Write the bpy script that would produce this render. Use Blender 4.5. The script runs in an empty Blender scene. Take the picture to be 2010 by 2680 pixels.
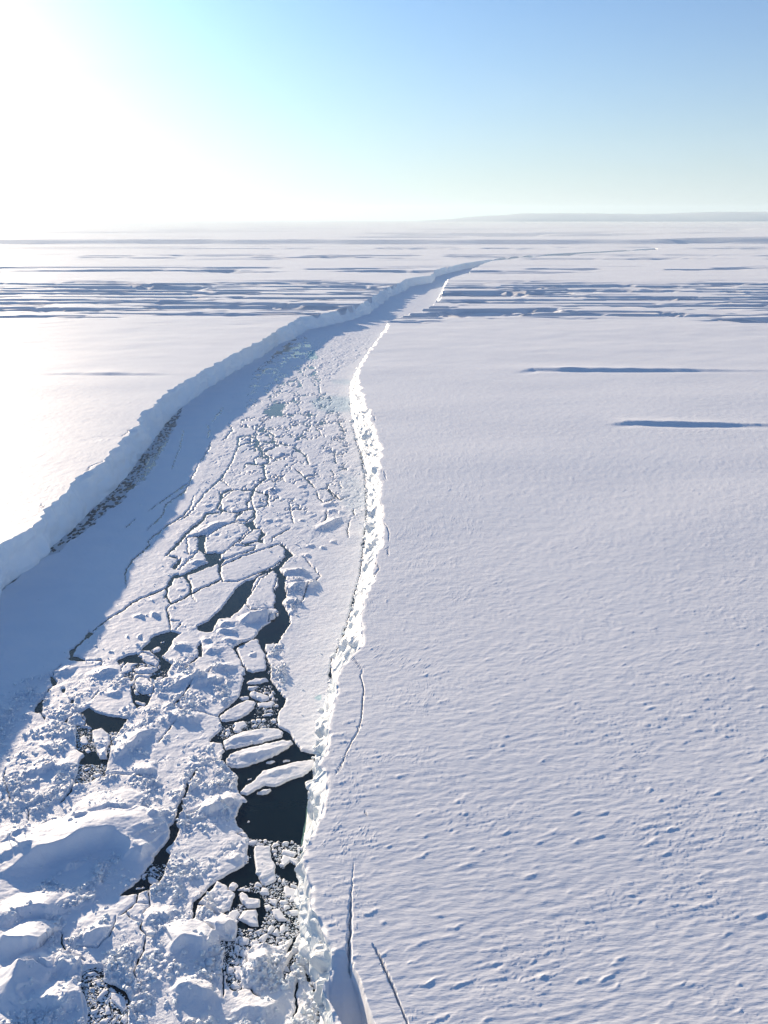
import bpy, math, random
import numpy as np

# ------------------------------------------------------------------ camera
CAM_H = 350.0          # metres above the sea
FPX, CX, CY, HY = 2417.0, 1005.0, 1340.0, 573.0   # focal length, centre and horizon row in photo pixels
PITCH = math.atan((CY - HY) / FPX)
sc = bpy.context.scene
cd = bpy.data.cameras.new('camera'); cam = bpy.data.objects.new('camera', cd); sc.collection.objects.link(cam)
cam.location = (0, 0, CAM_H); cam.rotation_euler = (math.pi/2 - PITCH, 0, 0)
cd.sensor_fit = 'VERTICAL'; cd.sensor_height = 36.0; cd.lens = FPX/2680*36.0
cd.clip_start = 1.0; cd.clip_end = 400000.0
sc.camera = cam

# ------------------------------------------------------------------ sky, sun, exposure
SUN_EL, SUN_AZ = 10.0, 32.0        # degrees; azimuth to the left of straight ahead
world = bpy.data.worlds.new('World'); sc.world = world; world.use_nodes = True
nt = world.node_tree; nt.nodes.clear()
out = nt.nodes.new('ShaderNodeOutputWorld'); bg = nt.nodes.new('ShaderNodeBackground')
sky = nt.nodes.new('ShaderNodeTexSky'); sky.sky_type = 'NISHITA'; sky.sun_disc = False
sky.sun_elevation = math.radians(SUN_EL); sky.sun_rotation = math.radians(-SUN_AZ)
sky.altitude = 300; sky.air_density = 1.0; sky.dust_density = 1.7; sky.ozone_density = 1.5
tint = nt.nodes.new('ShaderNodeMix'); tint.data_type = 'RGBA'; tint.blend_type = 'MULTIPLY'; tint.inputs[0].default_value = 1.0
tint.inputs[7].default_value = (0.36, 0.73, 1.31, 1)      # cold polar air
nt.links.new(sky.outputs[0], tint.inputs[6]); 
# pale moist air low over the ice, the same all round the horizon, and thin cirrus
wg = nt.nodes.new('ShaderNodeTexCoord'); sx_ = nt.nodes.new('ShaderNodeSeparateXYZ'); nt.links.new(wg.outputs['Generated'], sx_.inputs[0])
m1 = nt.nodes.new('ShaderNodeMath'); m1.operation = 'MULTIPLY'; m1.inputs[1].default_value = -9.0; nt.links.new(sx_.outputs['Z'], m1.inputs[0])
m2 = nt.nodes.new('ShaderNodeMath'); m2.operation = 'EXPONENT'; nt.links.new(m1.outputs[0], m2.inputs[0])
m3 = nt.nodes.new('ShaderNodeMath'); m3.operation = 'MULTIPLY'; m3.inputs[1].default_value = 0.70; m3.use_clamp = True; nt.links.new(m2.outputs[0], m3.inputs[0])
hz_ = nt.nodes.new('ShaderNodeMix'); hz_.data_type = 'RGBA'; hz_.inputs[7].default_value = (7.6, 8.5, 9.0, 1)
nt.links.new(m3.outputs[0], hz_.inputs[0]); nt.links.new(tint.outputs[2], hz_.inputs[6])
mp_ = nt.nodes.new('ShaderNodeMapping'); mp_.inputs['Scale'].default_value = (1.3, 2.0, 9.0); mp_.inputs['Rotation'].default_value = (.25, .1, .4)
cn_ = nt.nodes.new('ShaderNodeTexNoise'); cn_.inputs['Scale'].default_value = 1.6; cn_.inputs['Detail'].default_value = 7; cn_.inputs['Distortion'].default_value = .6
nt.links.new(wg.outputs['Generated'], mp_.inputs[0]); nt.links.new(mp_.outputs[0], cn_.inputs['Vector'])
cr_ = nt.nodes.new('ShaderNodeMapRange'); cr_.inputs[1].default_value = .52; cr_.inputs[2].default_value = .8; cr_.inputs[3].default_value = .02; cr_.inputs[4].default_value = .2
nt.links.new(cn_.outputs[0], cr_.inputs[0])
cm_ = nt.nodes.new('ShaderNodeMix'); cm_.data_type = 'RGBA'; cm_.inputs[7].default_value = (4.8, 6.5, 8.4, 1)
nt.links.new(cr_.outputs[0], cm_.inputs[0]); nt.links.new(hz_.outputs[2], cm_.inputs[6]); nt.links.new(cm_.outputs[2], bg.inputs[0]); bg.inputs[1].default_value = 0.064
nt.links.new(bg.outputs[0], out.inputs[0])
sl = bpy.data.lights.new('sun', 'SUN'); so = bpy.data.objects.new('sun', sl); sc.collection.objects.link(so)
sl.energy = 5.0; sl.angle = math.radians(0.53); sl.color = (1.0, 0.80, 0.58)
el, az = math.radians(SUN_EL), math.radians(SUN_AZ)
SUND = np.array([-math.sin(az)*math.cos(el), math.cos(az)*math.cos(el), math.sin(el)])
from mathutils import Vector
so.rotation_euler = Vector(SUND).to_track_quat('Z', 'Y').to_euler()
sc.view_settings.view_transform = 'Standard'; sc.view_settings.look = 'None'
sc.view_settings.exposure = 1.0; sc.view_settings.gamma = 1.0; sc.view_settings.use_curve_mapping = False
sc.render.engine = 'CYCLES'
sc.cycles.max_bounces = 5; sc.cycles.diffuse_bounces = 3; sc.cycles.glossy_bounces = 2
sc.cycles.transmission_bounces = 1; sc.cycles.volume_bounces = 0; sc.cycles.caustics_reflective = False

rng = np.random.default_rng(7); random.seed(7)

# ------------------------------------------------------------------ projection helpers (photo pixel <-> place on a level)
sP, cP = math.sin(PITCH), math.cos(PITCH)
def unproject(px, py, z=0.0):
    px = np.asarray(px, float); py = np.asarray(py, float)
    u = (px-CX)/FPX; v = (CY-py)/FPX
    dy = cP + v*sP; dz = -sP + v*cP
    t = (z-CAM_H)/dz
    return u*t, dy*t
def project(x, y, z=0.0):
    zz = z-CAM_H
    dep = y*cP - zz*sP; up = y*sP + zz*cP
    return CX + FPX*x/dep, CY - FPX*up/dep
def Z(reg, pts):
    x0, y0, s = reg
    return np.array([(x0+p[0]/s, y0+p[1]/s) for p in pts], float)
Z4 = (0, 1000, 2.765); Z5 = (500, 1000, 2.765)
Y1 = (100, 1600, 3.318); Y2 = (500, 1600, 3.318); Y3 = (0, 2100, 3.318); Y4 = (450, 2100, 3.016)
X3 = (600, 600, 3.318); OV = (0, 0, 1/1.2116)

# ------------------------------------------------------------------ noise
def _h(ix, iy, seed):
    n = (ix.astype(np.int64)*374761393 + iy.astype(np.int64)*668265263 + seed*1442695041) & 0x7fffffff
    n = ((n ^ (n >> 13))*1274126177) & 0x7fffffff
    n = ((n ^ (n >> 15))*2246822519) & 0x7fffffff
    return (n ^ (n >> 12)) & 0xffffff
def rnd(ix, iy, seed): return _h(ix, iy, seed)/float(0x1000000)
def perlin(x, y, seed=0):
    xi = np.floor(x); yi = np.floor(y); fx = x-xi; fy = y-yi
    ux = fx*fx*fx*(fx*(fx*6-15)+10); uy = fy*fy*fy*(fy*(fy*6-15)+10)
    def g(ax, ay):
        a = rnd(xi+ax, yi+ay, seed)*2*np.pi
        return np.cos(a)*(fx-ax) + np.sin(a)*(fy-ay)
    a = g(0, 0)*(1-ux)+g(1, 0)*ux; b = g(0, 1)*(1-ux)+g(1, 1)*ux
    return (a*(1-uy)+b*uy)*1.5
def fbm(x, y, seed=0, octv=3, gain=0.5):
    s = 0; a = 1.0; f = 1.0
    for k in range(octv):
        s = s + a*perlin(x*f+k*17.3, y*f-k*9.1, seed+k); a *= gain; f *= 2.03
    return s
def worley(x, y, seed=0):
    xi = np.floor(x); yi = np.floor(y)
    f1 = np.full(x.shape, 9.0); f2 = np.full(x.shape, 9.0); cid = np.zeros(x.shape); ox = np.zeros(x.shape); oy = np.zeros(x.shape)
    for i in (-1, 0, 1):
        for j in (-1, 0, 1):
            cx = xi+i; cy = yi+j
            dx = cx+rnd(cx, cy, seed)-x; dy = cy+rnd(cx, cy, seed+1)-y
            d = np.sqrt(dx*dx+dy*dy); c = rnd(cx, cy, seed+2)
            m = d < f1
            f2 = np.where(m, f1, np.minimum(f2, d))
            f1 = np.where(m, d, f1); cid = np.where(m, c, cid); ox = np.where(m, -dx, ox); oy = np.where(m, -dy, oy)
    return f1, f2, cid, ox, oy
def sstep(a, b, x):
    t = np.clip((x-a)/(b-a), 0, 1); return t*t*(3-2*t)

# ------------------------------------------------------------------ objects
def tag(o, label=None, cat=None, group=None, kind=None):
    if label: o['label'] = label
    if cat: o['category'] = cat
    if group: o['group'] = group
    if kind: o['kind'] = kind
    return o
def mesh_obj(name, co, faces, mat, parent=None, smooth=True, normals=None, attrs=None):
    me = bpy.data.meshes.new(name)
    n = len(co); nf = len(faces); k = faces.shape[1]
    me.vertices.add(n); me.vertices.foreach_set('co', np.ascontiguousarray(co, dtype=np.float32).ravel())
    me.loops.add(nf*k); me.loops.foreach_set('vertex_index', np.ascontiguousarray(faces, dtype=np.int32).ravel())
    me.polygons.add(nf); me.polygons.foreach_set('loop_start', np.arange(0, nf*k, k, dtype=np.int32))
    me.polygons.foreach_set('use_smooth', np.full(nf, smooth, dtype=bool))
    me.update(calc_edges=True)
    for an, av in (attrs or {}).items():
        a = me.attributes.new(an, 'FLOAT', 'POINT'); a.data.foreach_set('value', np.ascontiguousarray(av, dtype=np.float32))
    if normals is not None: me.normals_split_custom_set_from_vertices(normals.tolist())
    me.materials.append(mat)
    o = bpy.data.objects.new(name, me); sc.collection.objects.link(o)
    if parent: o.parent = parent
    return o
def grid_faces(nr, nc):
    i = np.arange(nr*nc).reshape(nr, nc)
    return np.stack([i[:-1, :-1], i[:-1, 1:], i[1:, 1:], i[1:, :-1]], -1).reshape(-1, 4)

# ------------------------------------------------------------------ materials
def new_mat(name):
    m = bpy.data.materials.new(name); m.use_nodes = True
    t = m.node_tree; b = t.nodes['Principled BSDF']; return m, t, b
def snow_mat(name, col, col2, rough=0.6, spec=0.35, bumps=((0.25, 0.25, 0.5, 0.6),), mottle=0.02, tint=False, ior=1.31, sheen=0.0):
    m, t, b = new_mat(name)
    N = t.nodes.new; L = t.links.new
    geo = N('ShaderNodeNewGeometry')
    n1 = N('ShaderNodeTexNoise'); n1.inputs['Scale'].default_value = mottle; n1.inputs['Detail'].default_value = 6
    L(geo.outputs['Position'], n1.inputs['Vector'])
    mx = N('ShaderNodeMix'); mx.data_type = 'RGBA'
    mx.inputs[6].default_value = (*col, 1); mx.inputs[7].default_value = (*col2, 1)
    r = N('ShaderNodeMapRange'); r.inputs[1].default_value = .35; r.inputs[2].default_value = .65
    L(n1.outputs[0], r.inputs[0]); L(r.outputs[0], mx.inputs[0])
    last = mx.outputs[2]
    if tint:
        for an, c in (('pond', (0.42, 0.66, 0.70)), ('thin', (0.60, 0.72, 0.78)), ('dirt', (0.26, 0.28, 0.27))):  # the thin key only colours floor patches blue-grey
            at = N('ShaderNodeAttribute'); at.attribute_name = an
            m2 = N('ShaderNodeMix'); m2.data_type = 'RGBA'; m2.inputs[7].default_value = (*c, 1)
            L(at.outputs['Fac'], m2.inputs[0]); L(last, m2.inputs[6]); last = m2.outputs[2]
    L(last, b.inputs['Base Color'])
    b.inputs['Roughness'].default_value = rough; b.inputs['Specular IOR Level'].default_value = spec; b.inputs['IOR'].default_value = ior
    b.inputs['Sheen Weight'].default_value = sheen; b.inputs['Sheen Roughness'].default_value = .45
    prev = None
    for (sx, sy, strength, dist) in bumps:
        mp = N('ShaderNodeMapping'); mp.inputs['Scale'].default_value = (sx, sy, (sx+sy)/2)
        mp.inputs['Rotation'].default_value = (0, 0, math.radians(-14))
        nn = N('ShaderNodeTexNoise'); nn.inputs['Scale'].default_value = 1; nn.inputs['Detail'].default_value = 5; nn.inputs['Roughness'].default_value = .6
        L(geo.outputs['Position'], mp.inputs[0]); L(mp.outputs[0], nn.inputs['Vector'])
        bp = N('ShaderNodeBump'); bp.inputs['Strength'].default_value = strength; bp.inputs['Distance'].default_value = dist
        L(nn.outputs[0], bp.inputs['Height'])
        if prev: L(prev, bp.inputs['Normal'])
        prev = bp.outputs[0]
    if tint:      # crumbly micro relief where the ice is broken up
        at = N('ShaderNodeAttribute'); at.attribute_name = 'coarse'
        nn = N('ShaderNodeTexNoise'); nn.inputs['Scale'].default_value = .9; nn.inputs['Detail'].default_value = 6; nn.inputs['Roughness'].default_value = .65
        L(geo.outputs['Position'], nn.inputs['Vector'])
        bp = N('ShaderNodeBump'); bp.inputs['Distance'].default_value = .6; L(at.outputs['Fac'], bp.inputs['Strength'])
        L(nn.outputs[0], bp.inputs['Height']); L(prev, bp.inputs['Normal']); prev = bp.outputs[0]
    if prev: L(prev, b.inputs['Normal'])
    return m
M_SHELF = snow_mat('wind_packed_snow', (.82, .835, .85), (.79, .805, .825), .58, .5, ((.10, .35, .5, .4), (.35, 1.3, .6, .22)), .004, sheen=.10)
M_FLOE = snow_mat('sea_ice_snow', (.85, .86, .885), (.80, .83, .87), .6, .4, ((.35, .6, .5, .30),), .03, True)
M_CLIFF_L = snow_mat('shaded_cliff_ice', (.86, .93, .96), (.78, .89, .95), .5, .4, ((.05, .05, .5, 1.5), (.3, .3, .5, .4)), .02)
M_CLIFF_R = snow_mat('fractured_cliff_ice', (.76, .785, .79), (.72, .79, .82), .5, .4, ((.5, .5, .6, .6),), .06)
M_BLOCK = snow_mat('broken_ice', (.84, .86, .88), (.74, .82, .86), .5, .4, ((1.2, 1.2, .5, .2),), .2)
def water_mat():
    m, t, b = new_mat('sea_water'); N = t.nodes.new; L = t.links.new
    b.inputs['Base Color'].default_value = (.004, .012, .019, 1); b.inputs['Roughness'].default_value = .1
    b.inputs['IOR'].default_value = 1.33; b.inputs['Specular IOR Level'].default_value = .35
    geo = N('ShaderNodeNewGeometry'); nn = N('ShaderNodeTexNoise'); nn.inputs['Scale'].default_value = .6; nn.inputs['Detail'].default_value = 3
    L(geo.outputs['Position'], nn.inputs['Vector'])
    bp = N('ShaderNodeBump'); bp.inputs['Strength'].default_value = .15; bp.inputs['Distance'].default_value = .1
    L(nn.outputs[0], bp.inputs['Height']); L(bp.outputs[0], b.inputs['Normal']); return m
M_WATER = water_mat()

# ------------------------------------------------------------------ rift edges, traced then placed on their own levels
H = 42.0
def curve_xy(pts, z):
    x, y = unproject(pts[:, 0], pts[:, 1], z); o = np.argsort(y); return x[o], y[o]
LT = np.vstack([Z(OV, [(1420, 536), (1360, 540), (1240, 546), (1160, 550), (1090, 556), (1040, 563), (1000, 569), (960, 578), (938, 584), (930, 595), (900, 599), (880, 602), (850, 616), (832, 622), (805, 640), (780, 656), (750, 665), (700, 676), (680, 680), (650, 684)]),
    np.array([(785, 830)]), Z(OV, [(600, 712), (560, 737)]), Z(X3, [(0, 1105)]), Z(OV, [(460, 790)]),
    Z(Z4, [(1320, 0), (1200, 80), (1135, 130), (1125, 175), (1040, 205), (1005, 265), (990, 300), (940, 345), (900, 400), (860, 460), (790, 500), (750, 570), (690, 615), (610, 655), (560, 680), (520, 750), (440, 800), (430, 850), (360, 890), (310, 920), (320, 950), (230, 1050), (130, 1105), (40, 1140), (0, 1168)])])
LBp = np.vstack([Z(OV, [(900, 622), (850, 655), (790, 682), (680, 718), (600, 745), (500, 806), (455, 835)]),
    Z(Z4, [(1300, 200), (1200, 300), (1080, 470), (1000, 560), (930, 670), (830, 780), (670, 920), (500, 1090), (280, 1270), (110, 1430), (0, 1515)])])
RT = np.vstack([Z(OV, [(1425, 537.5), (1360, 542), (1240, 549), (1130, 556), (1060, 564), (1040, 571), (1020, 581), (1010, 590), (985, 597), (967, 604), (962, 615), (955, 632), (952, 646), (930, 662)]),
    Z(X3, [(1530, 740), (1480, 760), (1390, 800), (1370, 870), (1310, 940), (1270, 1000), (1220, 1060), (1160, 1150), (1140, 1200), (1112, 1290)]),
    Z(Z5, [(1215, 0), (1250, 120), (1285, 200), (1300, 240), (1325, 330), (1340, 400), (1365, 450), (1370, 540), (1355, 640), (1370, 720), (1365, 820), (1385, 920), (1382, 1020), (1397, 1100), (1385, 1170), (1335, 1230), (1320, 1320), (1290, 1480), (1235, 1600), (1225, 1700), (1245, 1780)]),
    Z(Y2, [(1480, 230), (1385, 370), (1300, 470), (1265, 600), (1250, 700), (1200, 900), (1150, 1150), (1112, 1330), (1180, 1400), (1190, 1470), (1155, 1700)]),
    Z(Y4, [(1150, 120), (1100, 250), (1068, 400), (1055, 600), (1090, 820), (1130, 880), (1170, 960), (1220, 1100), (1228, 1170), (1212, 1280), (1200, 1400), (1200, 1520), (1260, 1640), (1300, 1750), (1330, 1850), (1360, 2300)])])
RBp = np.vstack([Z(X3, [(1500, 600), (1340, 870), (1280, 950), (1200, 1060), (1145, 1140), (1110, 1220), (1085, 1290), (1045, 1350), (1045, 1450), (1055, 1600), (1080, 1700)]),
    Z(Z5, [(1200, 420), (1235, 520), (1268, 660), (1278, 850), (1277, 1000), (1255, 1200), (1235, 1400), (1185, 1580), (1120, 1840)]),
    Z(Y2, [(1225, 450), (1200, 640), (1155, 800), (1105, 1100), (1088, 1300), (1070, 1400), (1050, 1550), (1015, 1650)]),
    Z(Y4, [(1060, 150), (1048, 230), (1032, 330), (1035, 600), (1040, 900), (1035, 1020), (1060, 1200), (1100, 1310), (1150, 1500), (1180, 1620), (1190, 1749), (1200, 2300)])])
ltx, lty = curve_xy(LT, H); lbx, lby = curve_xy(LBp, 0)
rtx, rty = curve_xy(RT, H); rbx, rby = curve_xy(RBp, 0)
def jag(D, a, seed):
    return a*1.1*fbm(D/38., D*0+3.1, seed, 3, .5) + a*.9*(rnd(np.floor(D/27.+perlin(D/40, D*0, seed+5)), D*0, seed+9)-.5)
def close(D):   # far away the rift pinches to a crack
    return sstep(7500, 9500, D)
def x_lt(D): return np.interp(D, lty, ltx) + jag(D, 4.0+D*.0012, 11) - np.clip(866-D, 0, 2000)*-.02
def x_lb(D):
    b = np.interp(D, lby, lbx); t = x_lt(D)
    b = np.where(D > lby[-1], t+8, b); b = np.where(D < lby[0], t+6, b)
    return np.clip(b, t+1.5, t+24)
def x_rt(D): return np.interp(D, rty, rtx) + jag(D, 2.0+D*.0012, 31)
def x_rb(D):
    b = np.interp(D, rby, rbx); t = x_rt(D)
    b = np.where(D > rby[-1], t-8, b)
    return np.clip(b, t-24, t-1.5)

# ------------------------------------------------------------------ shelf relief
def seg_info(px, py, pts):
    """distance, signed side and arc parameter to a polyline (metres)"""
    best = np.full(px.shape, 1e9); side = np.zeros(px.shape); par = np.zeros(px.shape)
    seg = np.hypot(*(pts[1:]-pts[:-1]).T); tot = seg.sum(); acc = 0
    for (a, b, l) in zip(pts[:-1], pts[1:], seg):
        d = b-a; t = np.clip(((px-a[0])*d[0]+(py-a[1])*d[1])/(l*l+1e-9), 0, 1)
        qx = px-(a[0]+t*d[0]); qy = py-(a[1]+t*d[1]); dist = np.hypot(qx, qy)
        s = d[0]*qy-d[1]*qx; m = dist < best
        best = np.where(m, dist, best); side = np.where(m, s, side); par = np.where(m, (acc+t*l)/tot, par); acc += l
    return best, side, par
def poly_sd(px, py, pts):
    """signed distance, positive inside"""
    best = np.full(px.shape, 1e9); ins = np.zeros(px.shape, bool)
    P = np.asarray(pts, float); Q = np.roll(P, -1, 0)
    for a, b in zip(P, Q):
        d = b-a; l2 = (d*d).sum()+1e-9
        t = np.clip(((px-a[0])*d[0]+(py-a[1])*d[1])/l2, 0, 1)
        best = np.minimum(best, np.hypot(px-(a[0]+t*d[0]), py-(a[1]+t*d[1])))
        c = (a[1] > py) != (b[1] > py)
        if d[1] != 0: ins ^= c & (px < d[0]*(py-a[1])/d[1]+a[0])
    return np.where(ins, best, -best)
def lev(pts, z):
    x, y = unproject(pts[:, 0], pts[:, 1], z); return np.stack([x, y], 1)

# drifts: crest, height, run on the sunny side, run on the shaded side, fade at each end
DRIFTS = [
    (Z(OV, [(1095, 800), (1120, 799), (1150, 793), (1220, 795), (1330, 796), (1480, 796), (1700, 797)]), 5.6, 38, 7),
    (Z(OV, [(1300, 913), (1360, 908), (1450, 911), (1560, 913), (1760, 915)]), 4.4, 30, 6),
    (Z(OV, [(95, 805), (160, 805), (270, 806), (430, 807)]), 2.6, 45, 7),
]
PITS = [   # crevasses: outline, depth, lip softness
    (Z(Y4, [(1437, 480), (1424, 620), (1420, 800), (1420, 950), (1416, 1100), (1424, 1300), (1400, 1300), (1375, 1190), (1384, 1050), (1392, 900), (1405, 740)]), 6.0, 1.0),
]
SLUMP = Z(Y4, [(1236, 1168), (1300, 1172), (1380, 1180), (1412, 1240), (1430, 1300), (1480, 1400), (1515, 1500), (1535, 1570), (1570, 1670), (1610, 1770), (1680, 2000), (1420, 2000), (1380, 1820), (1320, 1690), (1275, 1610), (1222, 1520), (1215, 1400), (1222, 1280)])
FISS = [   # hairline fissures in the plateau: points, width in photo pixels, depth
    (Z(Y2, [(1480, 510), (1490, 535), (1468, 555), (1485, 610), (1503, 690), (1490, 760), (1488, 850), (1475, 960), (1445, 1060), (1400, 1130), (1350, 1230), (1300, 1360), (1255, 1420)]), 2.6, 2.5),
    (Z(Y2, [(1390, 385), (1440, 450), (1480, 510)]), 1.6, 1.0),
    (Z(Y4, [(1585, 1120), (1620, 1180), (1650, 1240), (1690, 1340), (1740, 1450), (1790, 1570), (1880, 1800)]), 4.4, 3.0),
    (Z(Y2, [(1505, 1740), (1530, 1785)]), 2.0, 1.0),
    (Z(Z5, [(1385, 1010), (1415, 1040), (1435, 1090), (1430, 1150)]), 2.0, 1.2),
    (Z(Z5, [(1385, 1180), (1420, 1200), (1430, 1250)]), 2.0, 1.2),
    (Z(Z5, [(1325, 1290), (1365, 1340), (1330, 1385), (1285, 1430)]), 2.4, 1.6),
    (Z(Z5, [(1370, 640), (1400, 660), (1410, 700), (1390, 720)]), 2.4, 1.2),
    (Z(Z5, [(1310, 230), (1335, 270), (1315, 290)]), 2.4, 1.2),
    (Z(Z4, [(750, 570), (690, 590), (645, 610), (635, 640)]), 2.0, 1.5),
    (Z(Z4, [(925, 340), (930, 360), (880, 390)]), 2.0, 1.5),
    (Z(Z4, [(300, 880), (312, 915)]), 2.0, 1.5),
]
SX = 14.0*math.pi/180
def relief(X, Y, fine=True):
    xr = X*math.cos(SX)+Y*math.sin(SX); yr = -X*math.sin(SX)+Y*math.cos(SX)
    z = np.full(X.shape, H)
    z += 1.2*fbm(xr/420, yr/260, 3, 2)
    near = 1-sstep(1500, 2600, Y)
    if fine:
        z += near*(.15*fbm(xr/13., yr/3.3, 41, 3, .6) + .10*fbm(xr/45., yr/16., 43, 2))
        # scattered sastrugi: short sharp-nosed drifts
        m = sstep(.0, .5, fbm(X/60, Y/50, 47, 2)+.1)
        r = 1-np.abs(fbm(xr/8+1.2*perlin(X/9, Y/9, 77), yr/3.4, 51, 2, .5)-.35)*4.5
        z += near*m*.20*np.clip(r, 0, 1)**1.5
        f1, f2, cid, ox, oy = worley(xr/11., yr/7., 53)
        u_, v_ = ox*11+1.5*perlin(X/5, Y/5, 54), oy*7+1.2*perlin(X/5, Y/5, 55)
        z += near*(cid > .6)*(.10+.32*((cid*31) % 1)**2)*np.exp(-(u_/(1.2+4.5*((cid*57) % 1)))**2)*np.exp(-np.abs((v_-.22*u_)/np.where(v_-.22*u_ < 0, 1.0, .55))**1.5)
        z += (1-near)*.6*fbm(xr/110, yr/60, 44, 2)
    # belts of wind-carved hollows, long across the view
    wob = 230*fbm(X/900, Y*0, 61, 3)
    belt = sstep(2950, 3120, Y+wob)*(1-sstep(4550, 5100, Y+wob))
    dens = .10+.25*perlin(X/1500, Y/400, 63)
    hol = sstep(.02-dens*.9, .44-dens*.9, fbm(X/800.+.12*perlin(X/200, Y/200, 66), (Y+X*.03)/85., 65, 4, .6))
    z -= belt*21*hol
    belt2 = np.exp(-((Y-6100)/330.)**2) + np.exp(-((Y-8200)/500.)**2)+1.2*np.exp(-((Y-10600)/500.)**2)
    hol2 = sstep(.12, .42, fbm(X/1100., Y/230., 67, 3, .55))
    z -= np.clip(belt2, 0, 1)*34*hol2
    belt3 = sstep(13500, 15000, Y)
    z -= belt3*60*sstep(.15, .5, fbm(X/5200., Y/2600., 69, 3, .55))*(1-sstep(45000, 60000, Y))
    # far scarp across the whole view, then the ice sheet rising to the horizon
    ysc = 12300 + 500*perlin(X/5000, X*0, 71) + 240*perlin(X/1200, X*0, 72) + np.clip(X-3600, 0, 9e9)*.22
    z += (50 + 40*sstep(3000, 6000, X))*sstep(0, 230, Y-ysc)
    z += np.clip(Y-16000, 0, 9e9)*.0016
    for pts, hh, wf, wn in DRIFTS:
        P = lev(pts, H+hh*.7)
        m = (Y > P[:, 1].min()-4*wf) & (Y < P[:, 1].max()+4*wf) & (X > P[:, 0].min()-90) & (X < P[:, 0].max()+90)
        if not m.any(): continue
        d, s, t = seg_info(X[m], Y[m], P)
        w = np.where(s > 0, wf, wn)
        zz = hh*np.exp(-(d/w)**1.4)*sstep(0, .3, t)*(1-.95*sstep(.3, 1.05, t))*(.85+.5*perlin(X[m]/60, Y[m]*0, 31)) - hh*.35*np.exp(-((d-wn*2.5)/(wn*2.))**2)*(s <= 0)*sstep(0, .1, t)*(1-sstep(.5, 1, t))
        z[m] += zz
    if fine:
        for pts, dep, soft in PITS:
            P = lev(pts, H)
            m = (Y > P[:, 1].min()-6) & (Y < P[:, 1].max()+6) & (X > P[:, 0].min()-6) & (X < P[:, 0].max()+6)
            if m.any(): z[m] -= dep*sstep(-.3, soft+.6, poly_sd(X[m]+.5*fbm(X[m]/4, Y[m]/5, 93, 2), Y[m], P))
        P = lev(SLUMP, H)
        m = (Y > P[:, 1].min()-3) & (Y < P[:, 1].max()+3) & (X > P[:, 0].min()-3) & (X < P[:, 0].max()+3)
        if m.any():
            sd = poly_sd(X[m], Y[m], P); top = P[:3].mean(0)
            run = np.clip((X[m]-top[0])*.55-(Y[m]-top[1])*.83, 0, 999)
            z[m] -= sstep(-.3, 1.2, sd)*(.9+run*.42+.5*fbm(X[m]/9, Y[m]/14, 88, 3))
        for pts, w, dep in FISS:
            P = lev(pts, H)
            m = (Y > P[:, 1].min()-5) & (Y < P[:, 1].max()+5) & (X > P[:, 0].min()-5) & (X < P[:, 0].max()+5)
            if not m.any(): continue
            d, s, t = seg_info(X[m]+.35*perlin(X[m]/3, Y[m]/3, 91), Y[m]+.35*perlin(X[m]/3, Y[m]/3, 92), P)
            wm = w*np.hypot(Y[m], 308)/FPX*.5
            z[m] -= dep*(1-sstep(wm*.5, wm*1.4, d))*np.minimum(1, 6*np.minimum(t, 1-t)+.2)
    return z

# ------------------------------------------------------------------ the two shelves and their cliffs
def rows_from(pys):
    _, y = unproject(np.full(len(pys), CX), pys, H); return y
far_rows = np.concatenate([rows_from(np.arange(860, 583, -1.0)), np.array([70000., 90000.])])
mid_rows = rows_from(np.arange(1150, 860, -1.9))
def dep_of(D): return D*cP + (CAM_H-H)*sP
def cliff_strip(D, xt, xb, zt, side, seed, nt_, amp):
    t = np.linspace(0, 1, nt_)[None, :]; n = len(D)
    X = xt[:, None]*(1-t)+xb[:, None]*t; Yg = np.repeat(D[:, None], nt_, 1)
    Zg = zt[:, None]*(1-t) + t*(-1.0)
    env = np.minimum(1, 7*t)*np.minimum(1, 6*(1-t)+.25)
    if side < 0:      # right wall: split, slumped blocks and ledges facing left
        f1, f2, cid, ox, oy = worley(Yg/15.+.5*perlin(Yg/9, Zg/9, seed)+Zg/60., Zg/13., seed)
        g1, g2, c2, _, _ = worley(Yg/6.+Zg/30., Zg/5., seed+7)
        bulge = (cid-.45)*2.2*amp + ox*amp*1.3 + (c2-.5)*amp*.35 + amp*.8*fbm(Yg/30, Zg/25, seed+3, 3)
        bulge -= amp*.9*np.exp(-((f2-f1)/.10)**2)
        # tilted slabs: long diagonal faces, the near side of each turned from the sun
        dg = (Yg+.9*Zg)/23.+1.1*perlin(Yg/60, Zg/45, seed+11); kf = np.floor(dg); sw = dg-kf
        A_ = 9.*np.clip(rnd(kf, np.floor(Zg/19.+.5*rnd(kf, kf*0, seed+12)), seed+13)-.30, 0, 1)
        bulge += A_*np.where(sw < .35, sw/.35, (1-sw)/.65)
    else:
        bulge = amp*(fbm(Yg/34., Zg/30., seed, 4, .55)*1.6 + .9*(1-np.abs(perlin(Yg/55+Zg/200, Zg/160, seed+4))*4).clip(0, 1)) \
            + amp*.3*perlin(Yg/300, Zg/7., seed+6)
    if side < 0: env = np.minimum(1, 5*t)*np.minimum(1, 2.4*(1-t))
    X = X + side*bulge*env
    return X, Yg, Zg
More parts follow.
